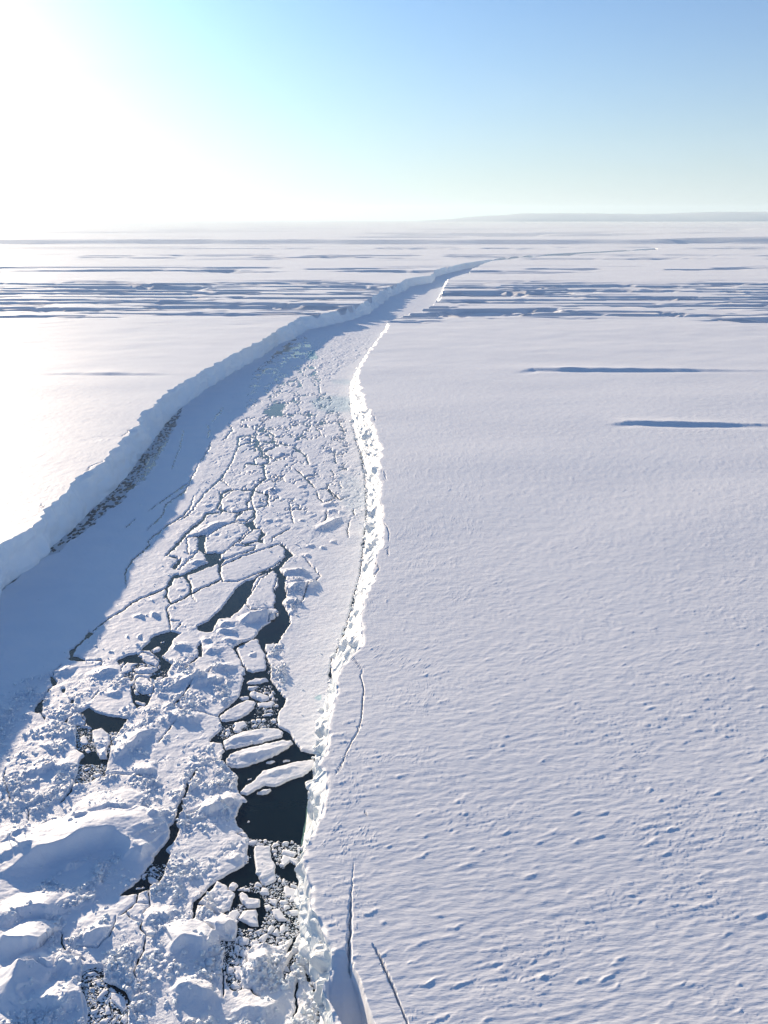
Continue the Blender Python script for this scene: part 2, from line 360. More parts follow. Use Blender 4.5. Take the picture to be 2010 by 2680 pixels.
def build_shelf(name, D, xe, sign, ncf, stepf, nc, step, mat, label):
    k = dep_of(D)/FPX
    px = np.concatenate([np.arange(ncf)*stepf, ncf*stepf+np.arange(nc)*step])
    ext = np.cumsum(40*1.5**np.arange(12)); px = np.concatenate([px, px[-1]+ext])
    X = xe[:, None]+sign*px[None, :]*k[:, None]; Yg = np.repeat(D[:, None], X.shape[1], 1)
    Zg = relief(X, Yg)
    if sign > 0:   # rounded, chipped lip
        u = X-xe[:, None]; Zg -= 1.2*np.exp(-(u/1.5)**2)*(.6+perlin(Yg/6, X/6, 14))
    co = np.stack([X, Yg, Zg], -1).reshape(-1, 3)
    f = grid_faces(*X.shape)
    if sign < 0: f = f[:, ::-1]
    o = mesh_obj(name, co, f[:, ::-1] if False else f, mat)
    tag(o, label, None, None, 'structure'); return Zg[:, 0]
D_R = np.concatenate([rows_from(np.arange(2860, 1150, -3.15)), mid_rows, far_rows]); D_R = np.unique(D_R)
D_L = np.concatenate([np.arange(120, 700, 12.), rows_from(np.arange(1620, 1150, -2.7)), mid_rows, far_rows]); D_L = np.unique(D_L)
xr_t = x_rt(D_R); xl_t = x_lt(D_L)
far_gap = .5*(np.interp(D_R, rty, rtx)-np.interp(D_R, lty, ltx))
zr = build_shelf('ice_shelf', D_R, xr_t, 1, 200, 1.35, 335, 3.3, M_SHELF, 'broad snow plateau of the ice shelf right of the rift')
zl = build_shelf('ice_shelf', D_L, xl_t, -1, 40, 2.0, 320, 3.6, M_SHELF, 'sunlit snow plateau of the ice shelf left of the rift')
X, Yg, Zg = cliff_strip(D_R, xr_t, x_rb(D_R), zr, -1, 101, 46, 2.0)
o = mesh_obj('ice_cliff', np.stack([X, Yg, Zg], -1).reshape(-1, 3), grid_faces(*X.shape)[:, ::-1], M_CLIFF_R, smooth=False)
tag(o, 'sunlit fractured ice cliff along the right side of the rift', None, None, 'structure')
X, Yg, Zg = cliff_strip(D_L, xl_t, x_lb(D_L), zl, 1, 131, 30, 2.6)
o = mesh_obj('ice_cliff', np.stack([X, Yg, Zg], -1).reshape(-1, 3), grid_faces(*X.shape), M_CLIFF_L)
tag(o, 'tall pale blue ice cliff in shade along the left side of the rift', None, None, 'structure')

# ------------------------------------------------------------------ sea
wy = np.array([-200., 15000.]); co = np.array([(-900, 60, 0), (500, 60, 0), (6500, 15000, 0), (-3000, 15000, 0)], float)
tag(mesh_obj('sea_water', co, np.array([[0, 1, 2, 3]]), M_WATER, smooth=False), 'dark open sea water between the floes of the rift', None, None, 'structure')

# ------------------------------------------------------------------ rift floor: traced leads, cracks and floes
STEP = 2.0
pcol = np.concatenate([-140-np.cumsum(6*1.18**np.arange(24))[::-1], np.arange(-130, 1320, STEP)])
prow = np.concatenate([np.arange(2830, 900, -STEP), np.arange(900, 660, -1.4)])
PX, PY = np.meshgrid(pcol, prow)
GX, GY = unproject(PX, PY, 0.0)
MPX = (GY*cP + CAM_H*sP)/FPX                  # metres per photo pixel across the view
wx = PX + 2.3*perlin(GX/3.1, GY/3.1, 201)+2.6*perlin(GX/9., GY/9., 203); wyv = PY + 1.2*perlin(GX/3.1, GY/3.1, 202)+1.8*perlin(GX/9., GY/9., 204)
SD = np.full(PX.shape, 60.0)                  # + ice, - water, in photo pixels
def win(pts, m):
    r = np.where((prow >= pts[:, 1].min()-m) & (prow <= pts[:, 1].max()+m))[0]
    c = np.where((pcol >= pts[:, 0].min()-m) & (pcol <= pts[:, 0].max()+m))[0]
    return (slice(r[0], r[-1]+1), slice(c[0], c[-1]+1)) if len(r) and len(c) else None
def water(pts):
    w = win(pts, 40)
    if w: SD[w] = np.minimum(SD[w], -poly_sd(wx[w], wyv[w], pts))
def floe(pts, g=1.4):
    w = win(pts, 40)
    if w:
        d = poly_sd(wx[w], wyv[w], pts); SD[w] = np.where(d > 0, d-g, np.minimum(SD[w], -d-g))
def crack(pts, width, taper=True, m=40):
    w = win(pts, m)
    if not w: return
    d, s, t = seg_info(wx[w], wyv[w], pts)
    ww = width*.5*(np.minimum(1, 5*np.minimum(t, 1-t)+.35) if taper else 1)
    ww = ww*(1+.5*perlin(GX[w]/7, GY[w]/7, 207))
    SD[w] = np.minimum(SD[w], d-ww)

# open leads
W = [
 (Y2, [(235,920),(420,740),(450,600),(480,560),(455,480),(365,325),(400,290),(540,240),(600,180),(740,50),(800,0),(850,50),(865,110),(790,220),(750,290),(650,290),(660,400),(700,500),(690,600),(760,690),(835,770),(760,900),(750,1000),(860,1060),(900,1140),(960,1220),(1080,1240),(1075,1300),(1090,1345),(1072,1400),(1060,1500),(1020,1640),(1008,1790),(1000,1925),(700,1980),(470,1920),(395,1825),(440,1700),(490,1650),(410,1580),(400,1430),(340,1370),(250,1300),(290,1210),(260,1150),(165,1150),(170,1110),(270,1020),(265,970)]),
 (Y4, [(555,0),(1075,0),(1062,150),(1045,250),(1032,330),(1038,600),(1032,800),(1040,940),(1010,1050),(830,1140),(640,1130),(600,1200),(560,1290),(545,1400),(560,1480),(500,1500),(440,1450),(400,1300),(410,1180),(375,1080),(450,1100),(500,1090),(520,960),(380,885),(460,840),(500,720),(430,660),(400,650),(350,625),(480,550),(570,500),(600,430),(600,330),(610,280),(520,190),(500,130)]),
 (Z5, [(630,1155),(680,1190),(745,1260),(700,1290),(640,1360),(690,1410),(680,1480),(695,1560),(660,1600),(720,1700),(710,1760),(650,1860),(580,1900),(520,1890),(455,1860),(490,1800),(630,1700),(640,1660),(600,1640),(620,1560),(603,1520),(630,1470),(630,1400),(590,1355),(690,1275),(680,1210)]),
 (Z5, [(460,1430),(445,1500),(370,1640),(290,1710),(200,1720),(150,1815),(50,1805),(40,1770),(130,1730),(220,1640),(280,1560),(340,1480),(400,1440)]),
 (Z5, [(60,1110),(105,1105),(90,1170),(100,1240),(215,1250),(205,1295),(120,1308),(60,1200)]),
 (Z5, [(385,1025),(450,1005),(470,1050),(545,1100),(510,1140),(535,1170),(480,1160),(475,1110),(510,1080),(440,1070)]),
 (Z4, [(1490,1300),(1500,1262),(1590,1243),(1605,1280),(1520,1312)]),
 (Z4, [(1438,1225),(1440,1118),(1492,1108),(1480,1170),(1472,1232)]),
 (Z4, [(1240,1345),(1290,1295),(1320,1280),(1300,1330),(1260,1362)]),
 (Y1, [(885,345),(960,270),(1000,220),(1150,175),(1245,200),(1180,240),(1140,330),(1080,400),(1130,440),(1162,470),(1120,540),(1135,575),(1050,612),(1010,600),(960,575),(1040,520),(1060,480),(1060,430),(1010,380),(970,350)]),
 (Y1, [(690,430),(780,385),(860,370),(890,420),(950,475),(960,500),(840,560),(820,600),(830,690),(850,725),(900,720),(985,740),(950,820),(850,845),(815,780),(800,640),(740,570),(720,500)]),
 (Y1, [(1385,300),(1410,270),(1427,350),(1422,405),(1388,392)]),
 (Y1, [(360,880),(450,835),(500,880),(640,915),(780,935),(720,1040),(690,1060),(640,1200),(600,1340),(590,1430),(450,1480),(310,1520),(340,1400),(360,1310),(400,1250),(330,1210),(330,1000),(470,1020),(420,990),(410,930)]),
 (Y1, [(410,210),(440,175),(478,200),(420,242)]),
 (Y1, [(245,415),(280,400),(265,345),(340,310),(305,390),(360,405),(432,442),(300,437)]),
 (Y1, [(95,560),(130,570),(167,622),(120,662),(110,600)]),
 (Y1, [(-20,830),(0,800),(50,760),(72,705),(30,880),(0,897),(-40,890)]),
 (Y1, [(1580,1300),(1659,1220),(1690,1250),(1659,1290),(1620,1335)]),
 (Y3, [(1600,20),(1560,60),(1540,120),(1500,190),(1465,210),(1475,290),(1440,360),(1340,480),(1310,540),(1230,640),(1140,740),(1060,790),(1040,815),(1120,817),(1200,797),(1290,772),(1300,735),(1380,730),(1420,640),(1450,540),(1480,460),(1440,420),(1500,370),(1540,300),(1562,240),(1530,190),(1560,130)]),
 (Y3, [(720,1470),(830,1430),(905,1450),(900,1560),(1000,1590),(1100,1650),(1140,1740),(1112,1850),(1110,2000),(740,2000),(770,1820),(740,1690),(700,1600)]),
 (Y4, [(880,1340),(955,1200),(1015,1180),(965,1300),(925,1370),(895,1385)]),
 (Z4, [(612,1842),(640,1808),(675,1822),(645,1860),(615,1860)]),
]
for r, p in W: water(Z(r, p))
for (r, x, y, a, b) in [(Z5,1237,520,9,16),(Z5,1240,592,12,16),(Z5,1275,950,7,18),(Z5,1277,1045,15,22),(Z5,1248,1185,16,24),(Z5,1180,1600,15,34),(Z5,1112,1830,17,50),(Y2,1336,215,17,55),(Y2,1213,545,9,60),(Y1,295,785,18,22),(Y1,218,690,16,20),(Y1,240,970,10,25)]:
    th = np.linspace(0, 2*np.pi, 10, endpoint=False)
    water(Z(r, [(x+a*math.cos(t)*(1+.2*math.sin(3*t+x)), y+b*math.sin(t)) for t in th]))

C = [
 (Z4,[(1195,1500),(1260,1410),(1340,1400),(1450,1350),(1600,1300),(1640,1270)],14),
 (Z4,[(1200,1265),(1290,1170),(1350,1100),(1420,1040),(1470,1000),(1490,960),(1510,945)],16),
 (Z4,[(1215,1262),(1260,1272),(1300,1285)],7), (Z4,[(1270,1360),(1300,1360),(1390,1270),(1430,1240)],5),
 (Z4,[(1340,1400),(1380,1480),(1380,1540),(1310,1580),(1240,1610),(1200,1650),(1225,1720),(1235,1800)],6),
 (Z4,[(1380,1540),(1480,1490),(1560,1460),(1605,1430)],5), (Z4,[(1380,1540),(1415,1590)],3),
 (Z4,[(1210,1480),(1210,1540),(1185,1565)],13), (Z4,[(1200,1560),(1240,1610)],5),
 (Z4,[(1640,1270),(1580,1350),(1592,1400)],9), (Z4,[(1590,800),(1610,830),(1575,910),(1605,940),(1600,960)],10),
 (Z4,[(1300,1010),(1380,950),(1430,880),(1480,810),(1590,710),(1650,630)],5),
 (Z4,[(1600,710),(1659,760)],3), (Z4,[(1235,1730),(1300,1740)],2.5),
 (Z5,[(215,710),(290,590),(340,470),(338,405),(430,388)],6), (Z5,[(190,910),(215,860),(212,830),(240,800),(300,780)],7),
 (Z5,[(570,545),(525,600),(530,650),(540,700),(460,770),(430,850),(400,880),(425,925)],12),
 (Z5,[(430,920),(465,930),(465,980),(440,1010)],8), (Z5,[(450,785),(560,820),(553,860),(562,905)],5),
 (Z5,[(570,550),(560,590),(510,605),(455,600),(462,560),(480,542)],5), (Z5,[(455,600),(400,590),(385,630)],6),
 (Z5,[(490,430),(482,470),(515,520),(570,545)],7), (Z5,[(338,470),(430,440),(490,430),(430,385)],4),
 (Z5,[(490,430),(600,440),(622,470),(515,515)],4), (Z5,[(515,330),(600,390),(590,425),(660,450),(740,470)],6),
 (Z5,[(270,300),(300,350),(230,430)],5), (Z5,[(740,480),(800,510),(840,550),(847,605)],8),
 (Z5,[(750,630),(800,670),(850,720),(905,772)],7), (Z5,[(910,785),(930,860)],4), (Z5,[(905,650),(890,680),(820,690)],4),
 (Z5,[(748,845),(715,880),(718,930),(745,1030)],4), (Z5,[(1040,500),(1042,570),(1055,600)],5),
 (Z5,[(980,740),(1000,780),(1050,830),(1080,855),(1150,830)],6), (Z5,[(1170,930),(1185,970)],6),
 (Z5,[(980,930),(980,990),(950,1020)],6), (Z5,[(1150,1000),(1130,1080),(1137,1130)],3.5),
 (Z5,[(820,1280),(880,1340),(940,1412)],3), (Z5,[(0,1370),(100,1325),(210,1300)],7), (Z5,[(230,1290),(400,1180),(470,1160)],6),
 (Z5,[(210,1300),(200,1350),(212,1400)],9), (Z5,[(590,1160),(590,1130),(720,1060)],3), (Z5,[(1045,280),(1090,330),(1115,375)],5),
 (Z5,[(925,30),(935,90)],4), (Z5,[(1015,640),(1040,680)],5), (Z5,[(800,1600),(840,1490),(940,1410)],5),
 (Z5,[(590,1355),(500,1400),(440,1450)],7), (Z5,[(0,1070),(80,1010),(125,955),(220,945)],9), (Z5,[(310,990),(330,960),(460,930)],4),
 (Z4,[(915,1500),(905,1380),(960,1290),(1080,1190),(1075,1150),(1200,1050),(1330,970),(1385,900),(1405,830)],6),
 (Z4,[(1060,1080),(1180,960),(1200,890),(1330,800),(1380,730)],5), (Z4,[(1070,940),(1150,880),(1280,790),(1370,730),(1420,630),(1440,590)],4.5),
 (Z4,[(1450,580),(1510,490),(1530,440)],4), (Z4,[(1540,290),(1560,250),(1600,220),(1615,180)],4), (Z4,[(905,1060),(985,990)],3.5),
 (Z4,[(1500,310),(1515,350),(1505,410)],4), (Z4,[(1240,640),(1300,480),(1330,340)],3),
 (Z4,[(540,1930),(610,1860)],7), (Z4,[(640,1830),(740,1750),(800,1710),(900,1650),(960,1600),(1050,1560),(1200,1500)],8),
 (Y1,[(200,460),(160,500),(130,560)],5), (Y1,[(420,235),(340,310)],6), (Y1,[(70,710),(120,660)],8), (Y1,[(20,880),(60,945)],8),
 (Y1,[(1170,820),(1230,770),(1300,670),(1340,620)],8), (Y1,[(1170,820),(1215,835),(1270,870)],5), (Y1,[(1280,505),(1340,440),(1400,400)],10),
 (Y1,[(430,440),(540,430),(565,450),(545,475)],5), (Y1,[(1185,1840),(1210,1760),(1250,1650),(1290,1560),(1305,1490)],22),
 (Y1,[(1300,1500),(1370,1380)],9), (Y1,[(200,1670),(270,1590),(310,1520)],12), (Y1,[(1040,1150),(1110,1060),(1190,960)],5),
 (Y1,[(1475,540),(1500,490)],6), (Y1,[(1115,0),(1140,60),(1150,170)],6), (Y1,[(1200,165),(1240,110)],5), (Y1,[(430,1420),(880,1425),(990,1432)],4),
 (Y1,[(470,770),(530,700)],5), (Y1,[(1300,1770),(1420,1720)],4),
 (Y3,[(1200,780),(1180,880),(1110,940),(1040,995)],9), (Y3,[(1105,960),(1150,1030),(1230,1050),(1220,1100),(1270,1170)],8),
 (Y3,[(1290,770),(1300,900),(1240,980)],5), (Y3,[(1180,885),(1290,890)],5), (Y3,[(1270,1170),(1250,1300),(1200,1370),(1160,1480),(1187,1550)],8),
 (Y3,[(1270,1170),(1330,1190)],6), (Y3,[(530,1130),(540,1230),(570,1310)],10), (Y3,[(235,50),(255,100),(250,170)],6),
 (Y3,[(1000,1010),(990,1080),(940,1180),(840,1270),(700,1260)],5), (Y3,[(590,1340),(700,1360),(740,1390)],5),
 (Y4,[(345,635),(260,730),(185,800),(180,890),(160,940)],22), (Y4,[(185,805),(240,820),(290,860),(380,910)],8),
 (Y4,[(220,950),(270,990),(340,1040)],4), (Y4,[(1000,1030),(960,1100),(915,1200)],24), (Y4,[(1000,1420),(975,1500),(985,1620),(960,1700)],16),
 (Y4,[(1040,1310),(1090,1420),(1140,1520),(1165,1620),(1150,1760),(1150,1850)],20), (Y4,[(440,1460),(500,1500),(560,1480),(630,1480),(650,1520),(700,1550)],10),
 (Y4,[(520,1400),(550,1480)],12), (Y4,[(400,1300),(405,1400),(405,1560)],9), (Y4,[(895,1385),(880,1420)],8),
 (Y2,[(0,870),(100,880),(240,930)],3), (Y2,[(430,400),(455,500)],10), (Y2,[(235,925),(300,860),(420,760)],12),
 (Y3,[(50,-280),(30,-200),(60,-120),(95,0)],6), (Y3,[(-20,60),(30,-40)],5),
]
for r, p, w in C: crack(Z(r, p), w/r[2]+1.5)
# crack along the foot of the right wall
crack(np.vstack([Z(Z5, [(1165,270),(1200,420),(1235,520),(1265,660),(1275,850),(1275,1000),(1252,1200),(1230,1400),(1180,1580),(1115,1840)]), Z(Y2, [(1222,450),(1205,640)])])-np.array([3.5, 0]), 3.0)

F = [
 (Y2,[(390,320),(540,245),(575,245),(610,310),(640,360),(660,480),(640,520),(540,538),(485,525),(440,450),(410,380)]),
 (Y2,[(480,615),(560,580),(660,580),(675,615),(610,635),(490,635)]),
 (Y2,[(485,652),(610,645),(540,695),(490,680)]),
 (Y2,[(500,705),(545,690),(680,740),(680,775),(600,795),(540,760)]),
 (Y2,[(415,755),(500,735),(520,760),(440,778)]),
 (Y2,[(245,925),(330,850),(480,770),(560,790),(560,840),(500,890),(400,950),(290,970),(255,955)]),
 (Y2,[(570,800),(700,775),(745,800),(690,840),(590,840)]),
 (Y2,[(600,895),(690,880),(740,905),(630,920)]),
 (Y2,[(270,1130),(440,1050),(640,1015),(760,1020),(810,1060),(790,1100),(600,1150),(420,1185),(310,1212),(280,1180)]),
 (Y2,[(290,1300),(360,1235),(560,1178),(800,1125),(870,1125),(890,1150),(850,1195),(700,1270),(560,1330),(440,1365),(350,1365),(300,1330)]),
 (Y2,[(410,1570),(540,1470),(620,1390),(800,1340),(950,1300),(1072,1285),(1078,1340),(1055,1370),(980,1430),(850,1480),(740,1530),(640,1522),(560,1560),(490,1600),(430,1590)]),
 (Y2,[(550,1592),(630,1555),(705,1552),(680,1590),(620,1605)]),
 (Y2,[(630,1310),(700,1290),(745,1305),(690,1330)]), (Y2,[(785,1305),(860,1290),(865,1310),(800,1322)]),
 (Y2,[(430,1472),(540,1440),(550,1455),(450,1482)]), (Y2,[(455,1425),(500,1435),(470,1445)]), (Y2,[(630,1350),(665,1345),(650,1362)]),
 (Y2,[(450,565),(490,560),(490,580),(460,580)]),
 (Y4,[(640,350),(700,340),(770,345),(790,430),(820,500),(822,630),(740,665),(700,640),(660,560),(650,440)]),
 (Y4,[(875,370),(930,378),(990,400),(970,438),(860,415)]),
 (Y4,[(520,730),(560,710),(620,760),(700,775),(700,830),(600,845),(540,790)]),
 (Y4,[(750,755),(840,770),(830,830),(790,810)]), (Y4,[(910,852),(1010,845),(1000,900),(950,900)]),
 (Y4,[(780,845),(850,840),(920,940),(840,945),(790,890)]), (Y4,[(520,930),(570,855),(670,850),(690,988),(620,980)]),
 (Y4,[(590,992),(650,1000),(640,1025),(590,1020)]), (Y4,[(520,1090),(560,1065),(620,1075),(600,1128),(530,1130)]),
 (Y4,[(830,1110),(890,1092),(890,1130),(840,1140)]), (Y4,[(450,655),(490,632),(530,660),(500,700),(450,690)]),
 (Y4,[(640,1030),(720,990),(700,1050)]), (Y4,[(640,655),(700,670),(690,690),(640,680)]), (Y4,[(840,590),(875,600),(870,635),(830,630)]),
 (Y4,[(530,1240),(590,1240),(590,1280),(540,1300)]), (Y4,[(420,1290),(480,1300),(500,1340),(440,1360)]),
 (Y4,[(450,1452),(500,1410),(540,1450),(545,1472),(490,1482)]), (Y4,[(940,300),(970,310),(960,330),(930,325)]),
 (Y4,[(580,160),(600,140),(625,150),(600,168)]), (Y4,[(920,640),(990,650),(985,680),(930,670)]),
 (Y4,[(510,250),(560,235),(605,265),(600,280),(560,280)]),
 (Y1,[(980,345),(1030,305),(1075,320),(1055,350),(1010,375)]), (Y1,[(862,390),(900,360),(1000,395),(1062,450),(1030,485),(940,460)]),
 (Y1,[(820,505),(930,492),(1040,492),(1050,520),(960,552),(845,540)]), (Y1,[(840,592),(880,570),(960,590),(1003,640),(1000,715),(900,728),(838,680)]),
 (Y1,[(475,1040),(540,1020),(620,1070),(632,1130),(600,1200),(600,1290),(540,1290),(500,1210),(462,1110)]),
 (Y1,[(395,1205),(440,1187),(480,1220),(430,1240)]), (Y1,[(355,1100),(400,1070),(440,1130),(430,1165),(370,1160)]),
 (Y1,[(250,940),(350,885),(415,965),(400,995),(300,995),(248,985)]), (Y1,[(830,770),(900,790),(950,800),(920,835),(850,810)]),
 (Y1,[(1060,262),(1105,258),(1100,275),(1070,278)]), (Y1,[(1130,205),(1142,205),(1140,218)]),
 (Y1,[(470,1440),(520,1400),(590,1420),(520,1455)]), (Y1,[(380,1385),(440,1350),(480,1360),(420,1395)]),
 (Y3,[(1270,645),(1330,650),(1392,690),(1350,728),(1290,700)]), (Y3,[(1140,750),(1290,732),(1240,755),(1160,765)]),
 (Y3,[(1290,570),(1400,640),(1380,650),(1300,610)]), (Y3,[(1375,465),(1395,475),(1380,500)]), (Y3,[(1225,640),(1290,600),(1270,640),(1220,680)]),
 (Y3,[(860,1670),(900,1615),(942,1640),(880,1720),(822,1740)]), (Y3,[(955,1650),(1020,1660),(1090,1700),(1108,1790),(1070,1825),(1010,1770),(950,1720)]),
 (Y3,[(910,1780),(960,1770),(972,1840),(920,1850)]), (Y3,[(745,1490),(830,1462),(860,1490),(770,1520)]),
 (Y3,[(840,1920),(900,1880),(980,1870),(930,1930)]), (Y3,[(812,1550),(870,1530),(890,1580),(840,1600)]), (Y3,[(742,1620),(860,1602),(800,1642)]),
 (Y3,[(780,1820),(850,1790),(870,1830),(800,1860)]),
 (Z5,[(495,432),(605,445),(618,470),(520,506),(500,470)]), (Z5,[(462,560),(480,545),(565,548),(556,588),(510,602),(460,598)]),
 (Z5,[(350,405),(428,392),(485,425),(430,438),(345,468)]), (Z4,[(1215,1500),(1262,1420),(1335,1408),(1376,1480),(1372,1535),(1310,1575),(1242,1603),(1205,1555)]),
 (Z4,[(1352,1402),(1580,1312),(1588,1400),(1600,1428),(1480,1486),(1388,1532),(1384,1480)]),
 (Z5,[(108,1130),(200,1062),(300,1020),(385,1032),(422,1070),(340,1150),(240,1243),(112,1243),(92,1200)]),
 (Z5,[(322,985),(400,930),(452,927),(452,975),(400,1012),(322,1003)]), (Z5,[(345,1165),(450,1072),(500,1067),(512,1085),(480,1155),(390,1173)]),
 (Z5,[(215,1255),(300,1192),(465,1187),(465,1210),(260,1288),(218,1280)]),
 (Z5,[(218,1335),(400,1255),(630,1178),(678,1200),(683,1270),(592,1340),(480,1390),(330,1450),(230,1445),(212,1390)]),
 (Z5,[(500,1430),(592,1362),(628,1392),(600,1500),(612,1560),(598,1640),(440,1655),(392,1602)]),
 (Z5,[(-30,1130),(50,1120),(55,1200),(40,1240),(-20,1250)]), (Z5,[(570,1700),(632,1668),(600,1720),(560,1735)]),
 (Z5,[(215,855),(310,785),(450,790),(425,850),(398,880),(415,920),(330,950),(225,930)]),
 (Z5,[(435,840),(465,790),(555,825),(548,900),(450,915)]), (Z5,[(905,790),(980,775),(1000,800),(1045,845),(960,870),(925,850)]),
]

# loose small plates inside the leads
BR = [
 (Y4,[(600,290),(700,300),(900,315),(1030,335),(1025,480),(990,500),(930,470),(880,520),(830,500),(780,360),(640,345),(600,330)],.62),
 (Y4,[(640,640),(830,560),(900,620),(1015,640),(1015,840),(1025,1040),(830,1140),(640,1130),(600,1200),(560,1290),(545,1400),(560,1480),(500,1500),(440,1450),(400,1300),(410,1180),(380,1080),(500,1090),(520,1000),(700,1000),(740,860),(700,720),(520,690)],.5),
 (Y4,[(570,440),(625,420),(600,480),(560,500)],.7), (Y4,[(390,880),(560,800),(600,860),(520,960)],.4),
 (Y2,[(250,1000),(560,940),(760,930),(750,1010),(640,1010),(440,1045),(270,1125),(230,1100)],.5),
 (Y2,[(560,640),(690,640),(760,780),(750,910),(560,920)],.4), (Y2,[(640,290),(720,280),(740,310),(660,400)],.7),
 (Y2,[(640,400),(700,400),(700,560),(670,560)],.4),
 (Y1,[(330,1000),(470,1020),(460,1110),(500,1220),(330,1210)],.75), (Y1,[(620,1060),(700,1040),(640,1220),(600,1240)],.8),
 (Y1,[(340,1330),(600,1330),(590,1430),(450,1480),(310,1520)],.8), (Y1,[(710,440),(950,460),(830,560),(840,720),(800,640),(740,570)],.7),
 (Y1,[(980,540),(1130,500),(1135,575),(1050,612)],.4), (Y3,[(720,1430),(905,1430),(900,1560),(1140,1740),(1110,2000),(740,2000),(700,1600)],.5),
 (Y3,[(1310,540),(1450,540),(1440,640),(1230,680)],.4), (Y4,[(880,1340),(955,1200),(1015,1180),(965,1300),(925,1370)],.3),
]
BRASH = np.zeros(PX.shape)
for r, p, d in BR:
    pts = Z(r, p); w = win(pts, 6)
    if w: BRASH[w] = np.maximum(BRASH[w], d*(poly_sd(wx[w], wyv[w], pts) > 0))
# speckled slush along the foot of the left cliff
FOOT = Z(Z4, [(-10,1512),(110,1425),(280,1265),(500,1085),(670,915),(830,775),(930,665),(1080,465),(1200,295),(1330,150),(1300,230),(1250,330),(1200,440),(1130,560),(1060,680),(950,780),(880,860),(780,930),(630,1060),(520,1150),(450,1200),(350,1250),(200,1370),(-10,1520)])
w = win(FOOT, 6); fs = poly_sd(PX[w], PY[w], FOOT)
FOOTM = np.zeros(PX.shape); FOOTM[w] = sstep(-4, 4, fs-7*perlin(GX[w]/14, GY[w]/20, 333)+2)
for (sc_, seed, k) in ((9.0, 301, 1.0), (4.2, 311, 1.0), (2.3, 321, .95)):
    ws = [slice(a.start, a.stop) for a in (win(Z(Y2, [(-700, -200), (1400, 3600)]), 0))]
    ww = (ws[0], ws[1])
    f1, f2, cid, ox, oy = worley(GX[ww]/sc_, GY[ww]/(sc_*1.1), seed)
    sdb = ((f2-f1)*.5*sc_-.34)/MPX[ww]
    keep = cid < BRASH[ww]*k*(.62 if sc_ < 5 else .30)
    sub = SD[ww]; SD[ww] = np.where((BRASH[ww] > 0) & keep, np.maximum(sub, np.minimum(sdb, 6)), sub)
for r, p in F: floe(Z(r, p))
MPY = (GY**2+CAM_H**2)/(CAM_H*FPX)
CW, CH = 36., 84.
f1, f2, cid, ox, oy = worley(GX/CW+.35*perlin(GX/10, GY/14, 461), GY/CH+.35*perlin(GX/10, GY/14, 462), 463)
CELLM = np.zeros(PX.shape)
for r, p in [(Z5, [(440,-60),(640,-240),(780,-360),(860,-300),(900,-100),(980,60),(1120,300),(1150,620),(1050,900),(760,1000),(560,900),(380,800),(330,600),(360,300)])]:
    pts = Z(r, p); w = win(pts, 6); CELLM[w] = poly_sd(PX[w], PY[w], pts) > 0
g_ = (f2-f1)*.5*np.minimum(CW/MPX, CH/MPY)
SD = np.where((CELLM > 0) & (cid > .38), np.minimum(SD, g_-1.15+.5*perlin(GX/25, GY/40, 466)), SD)
# slush holes at the cliff foot
f1, f2, cid, ox, oy = worley(GX/4.2, GY/8., 331)
hole = (f1-.30-.35*FOOTM*rnd(np.floor(GX/30), np.floor(GY/40), 5)) / MPX*4.2
SD = np.where(FOOTM > .4, np.minimum(SD, np.where((cid < .6), hole, SD)), SD)
SDM = SD*MPX                                  # metres to the nearest water

# roughness of the ice surface, 0 smooth .. 1 rubble
ROUGH = np.full(PX.shape, .24)
def rough(r, p, v, soft=14):
    pts = Z(r, p); w = win(pts, soft*2)
    if w:
        k = sstep(-soft, soft, poly_sd(PX[w], PY[w], pts)); ROUGH[w] = ROUGH[w]*(1-k)+v*k
rough(Y1, [(-400,500),(600,600),(1300,400),(1659,500),(1659,1900),(-400,1900)], .6)
rough(Y3, [(-200,-100),(1700,-100),(1659,2300),(-200,2300)], .68)
rough(Y4, [(-100,500),(200,600),(400,900),(500,1100),(1100,1100),(1250,2000),(-100,2000)], .7)
rough(Z5, [(560,60),(860,40),(900,240),(840,330),(560,330),(520,200)], .4)
rough(Z5, [(960,280),(1060,280),(1160,560),(1200,780),(1100,860),(1000,700),(940,460)], .38)
rough(Y2, [(-100,1150),(300,1150),(400,1450),(400,1900),(-100,1900)], .7)
rough(Y2, [(680,310),(800,310),(830,700),(700,620)], .9, 5)
rough(Z5, [(640,1360),(860,1360),(830,1600),(700,1700),(660,1560)], .8, 6)
rough(Z4, [(-200,1500),(0,1520),(900,780),(1330,150),(1700,-100),(1640,300),(1400,850),(1200,1250),(900,1620),(560,1900),(-200,2400)], .03, 8)
rough(Z5, [(900,1180),(1230,1000),(1230,1400),(1180,1580),(1100,1900),(720,1900),(800,1600)], .06, 12)
rough(Y2, [(880,50),(1300,0),(1180,500),(1100,1150),(960,1200),(780,1000),(860,780)], .06, 10)
rough(Y1, [(1200,1000),(1550,900),(1580,1080),(1400,1250),(950,1330)], .22, 8)
rough(Y1, [(700,-100),(1100,0),(1100,150),(700,380),(450,420),(500,250)], .12, 8)
rough(Y1, [(500,740),(800,660),(830,820),(640,890),(500,850)], .12, 5)
rough(Y2, [(260,820),(0,900),(150,1150),(250,1000)], .15, 8)
rough(Z5, [(210,1300),(690,1170),(680,1290),(60,1720),(0,1650),(0,1420)], .12, 6)
rough(Y4, [(150,150),(480,150),(580,330),(560,500),(300,620),(150,450)], .3, 8)
rough(Y3, [(0,600),(330,560),(1080,260),(900,480),(560,560),(120,900)], .15, 8)
rough(Y3, [(-100,400),(470,240),(900,110),(1100,200),(1350,330),(1440,260),(1400,400),(1200,640),(1150,560),(1000,420),(700,520),(300,700),(-100,900)], .12, 8)
rough(Y3, [(-100,1050),(300,1180),(420,1300),(260,1420),(200,1600),(60,1924),(-100,1924)], .15, 8)
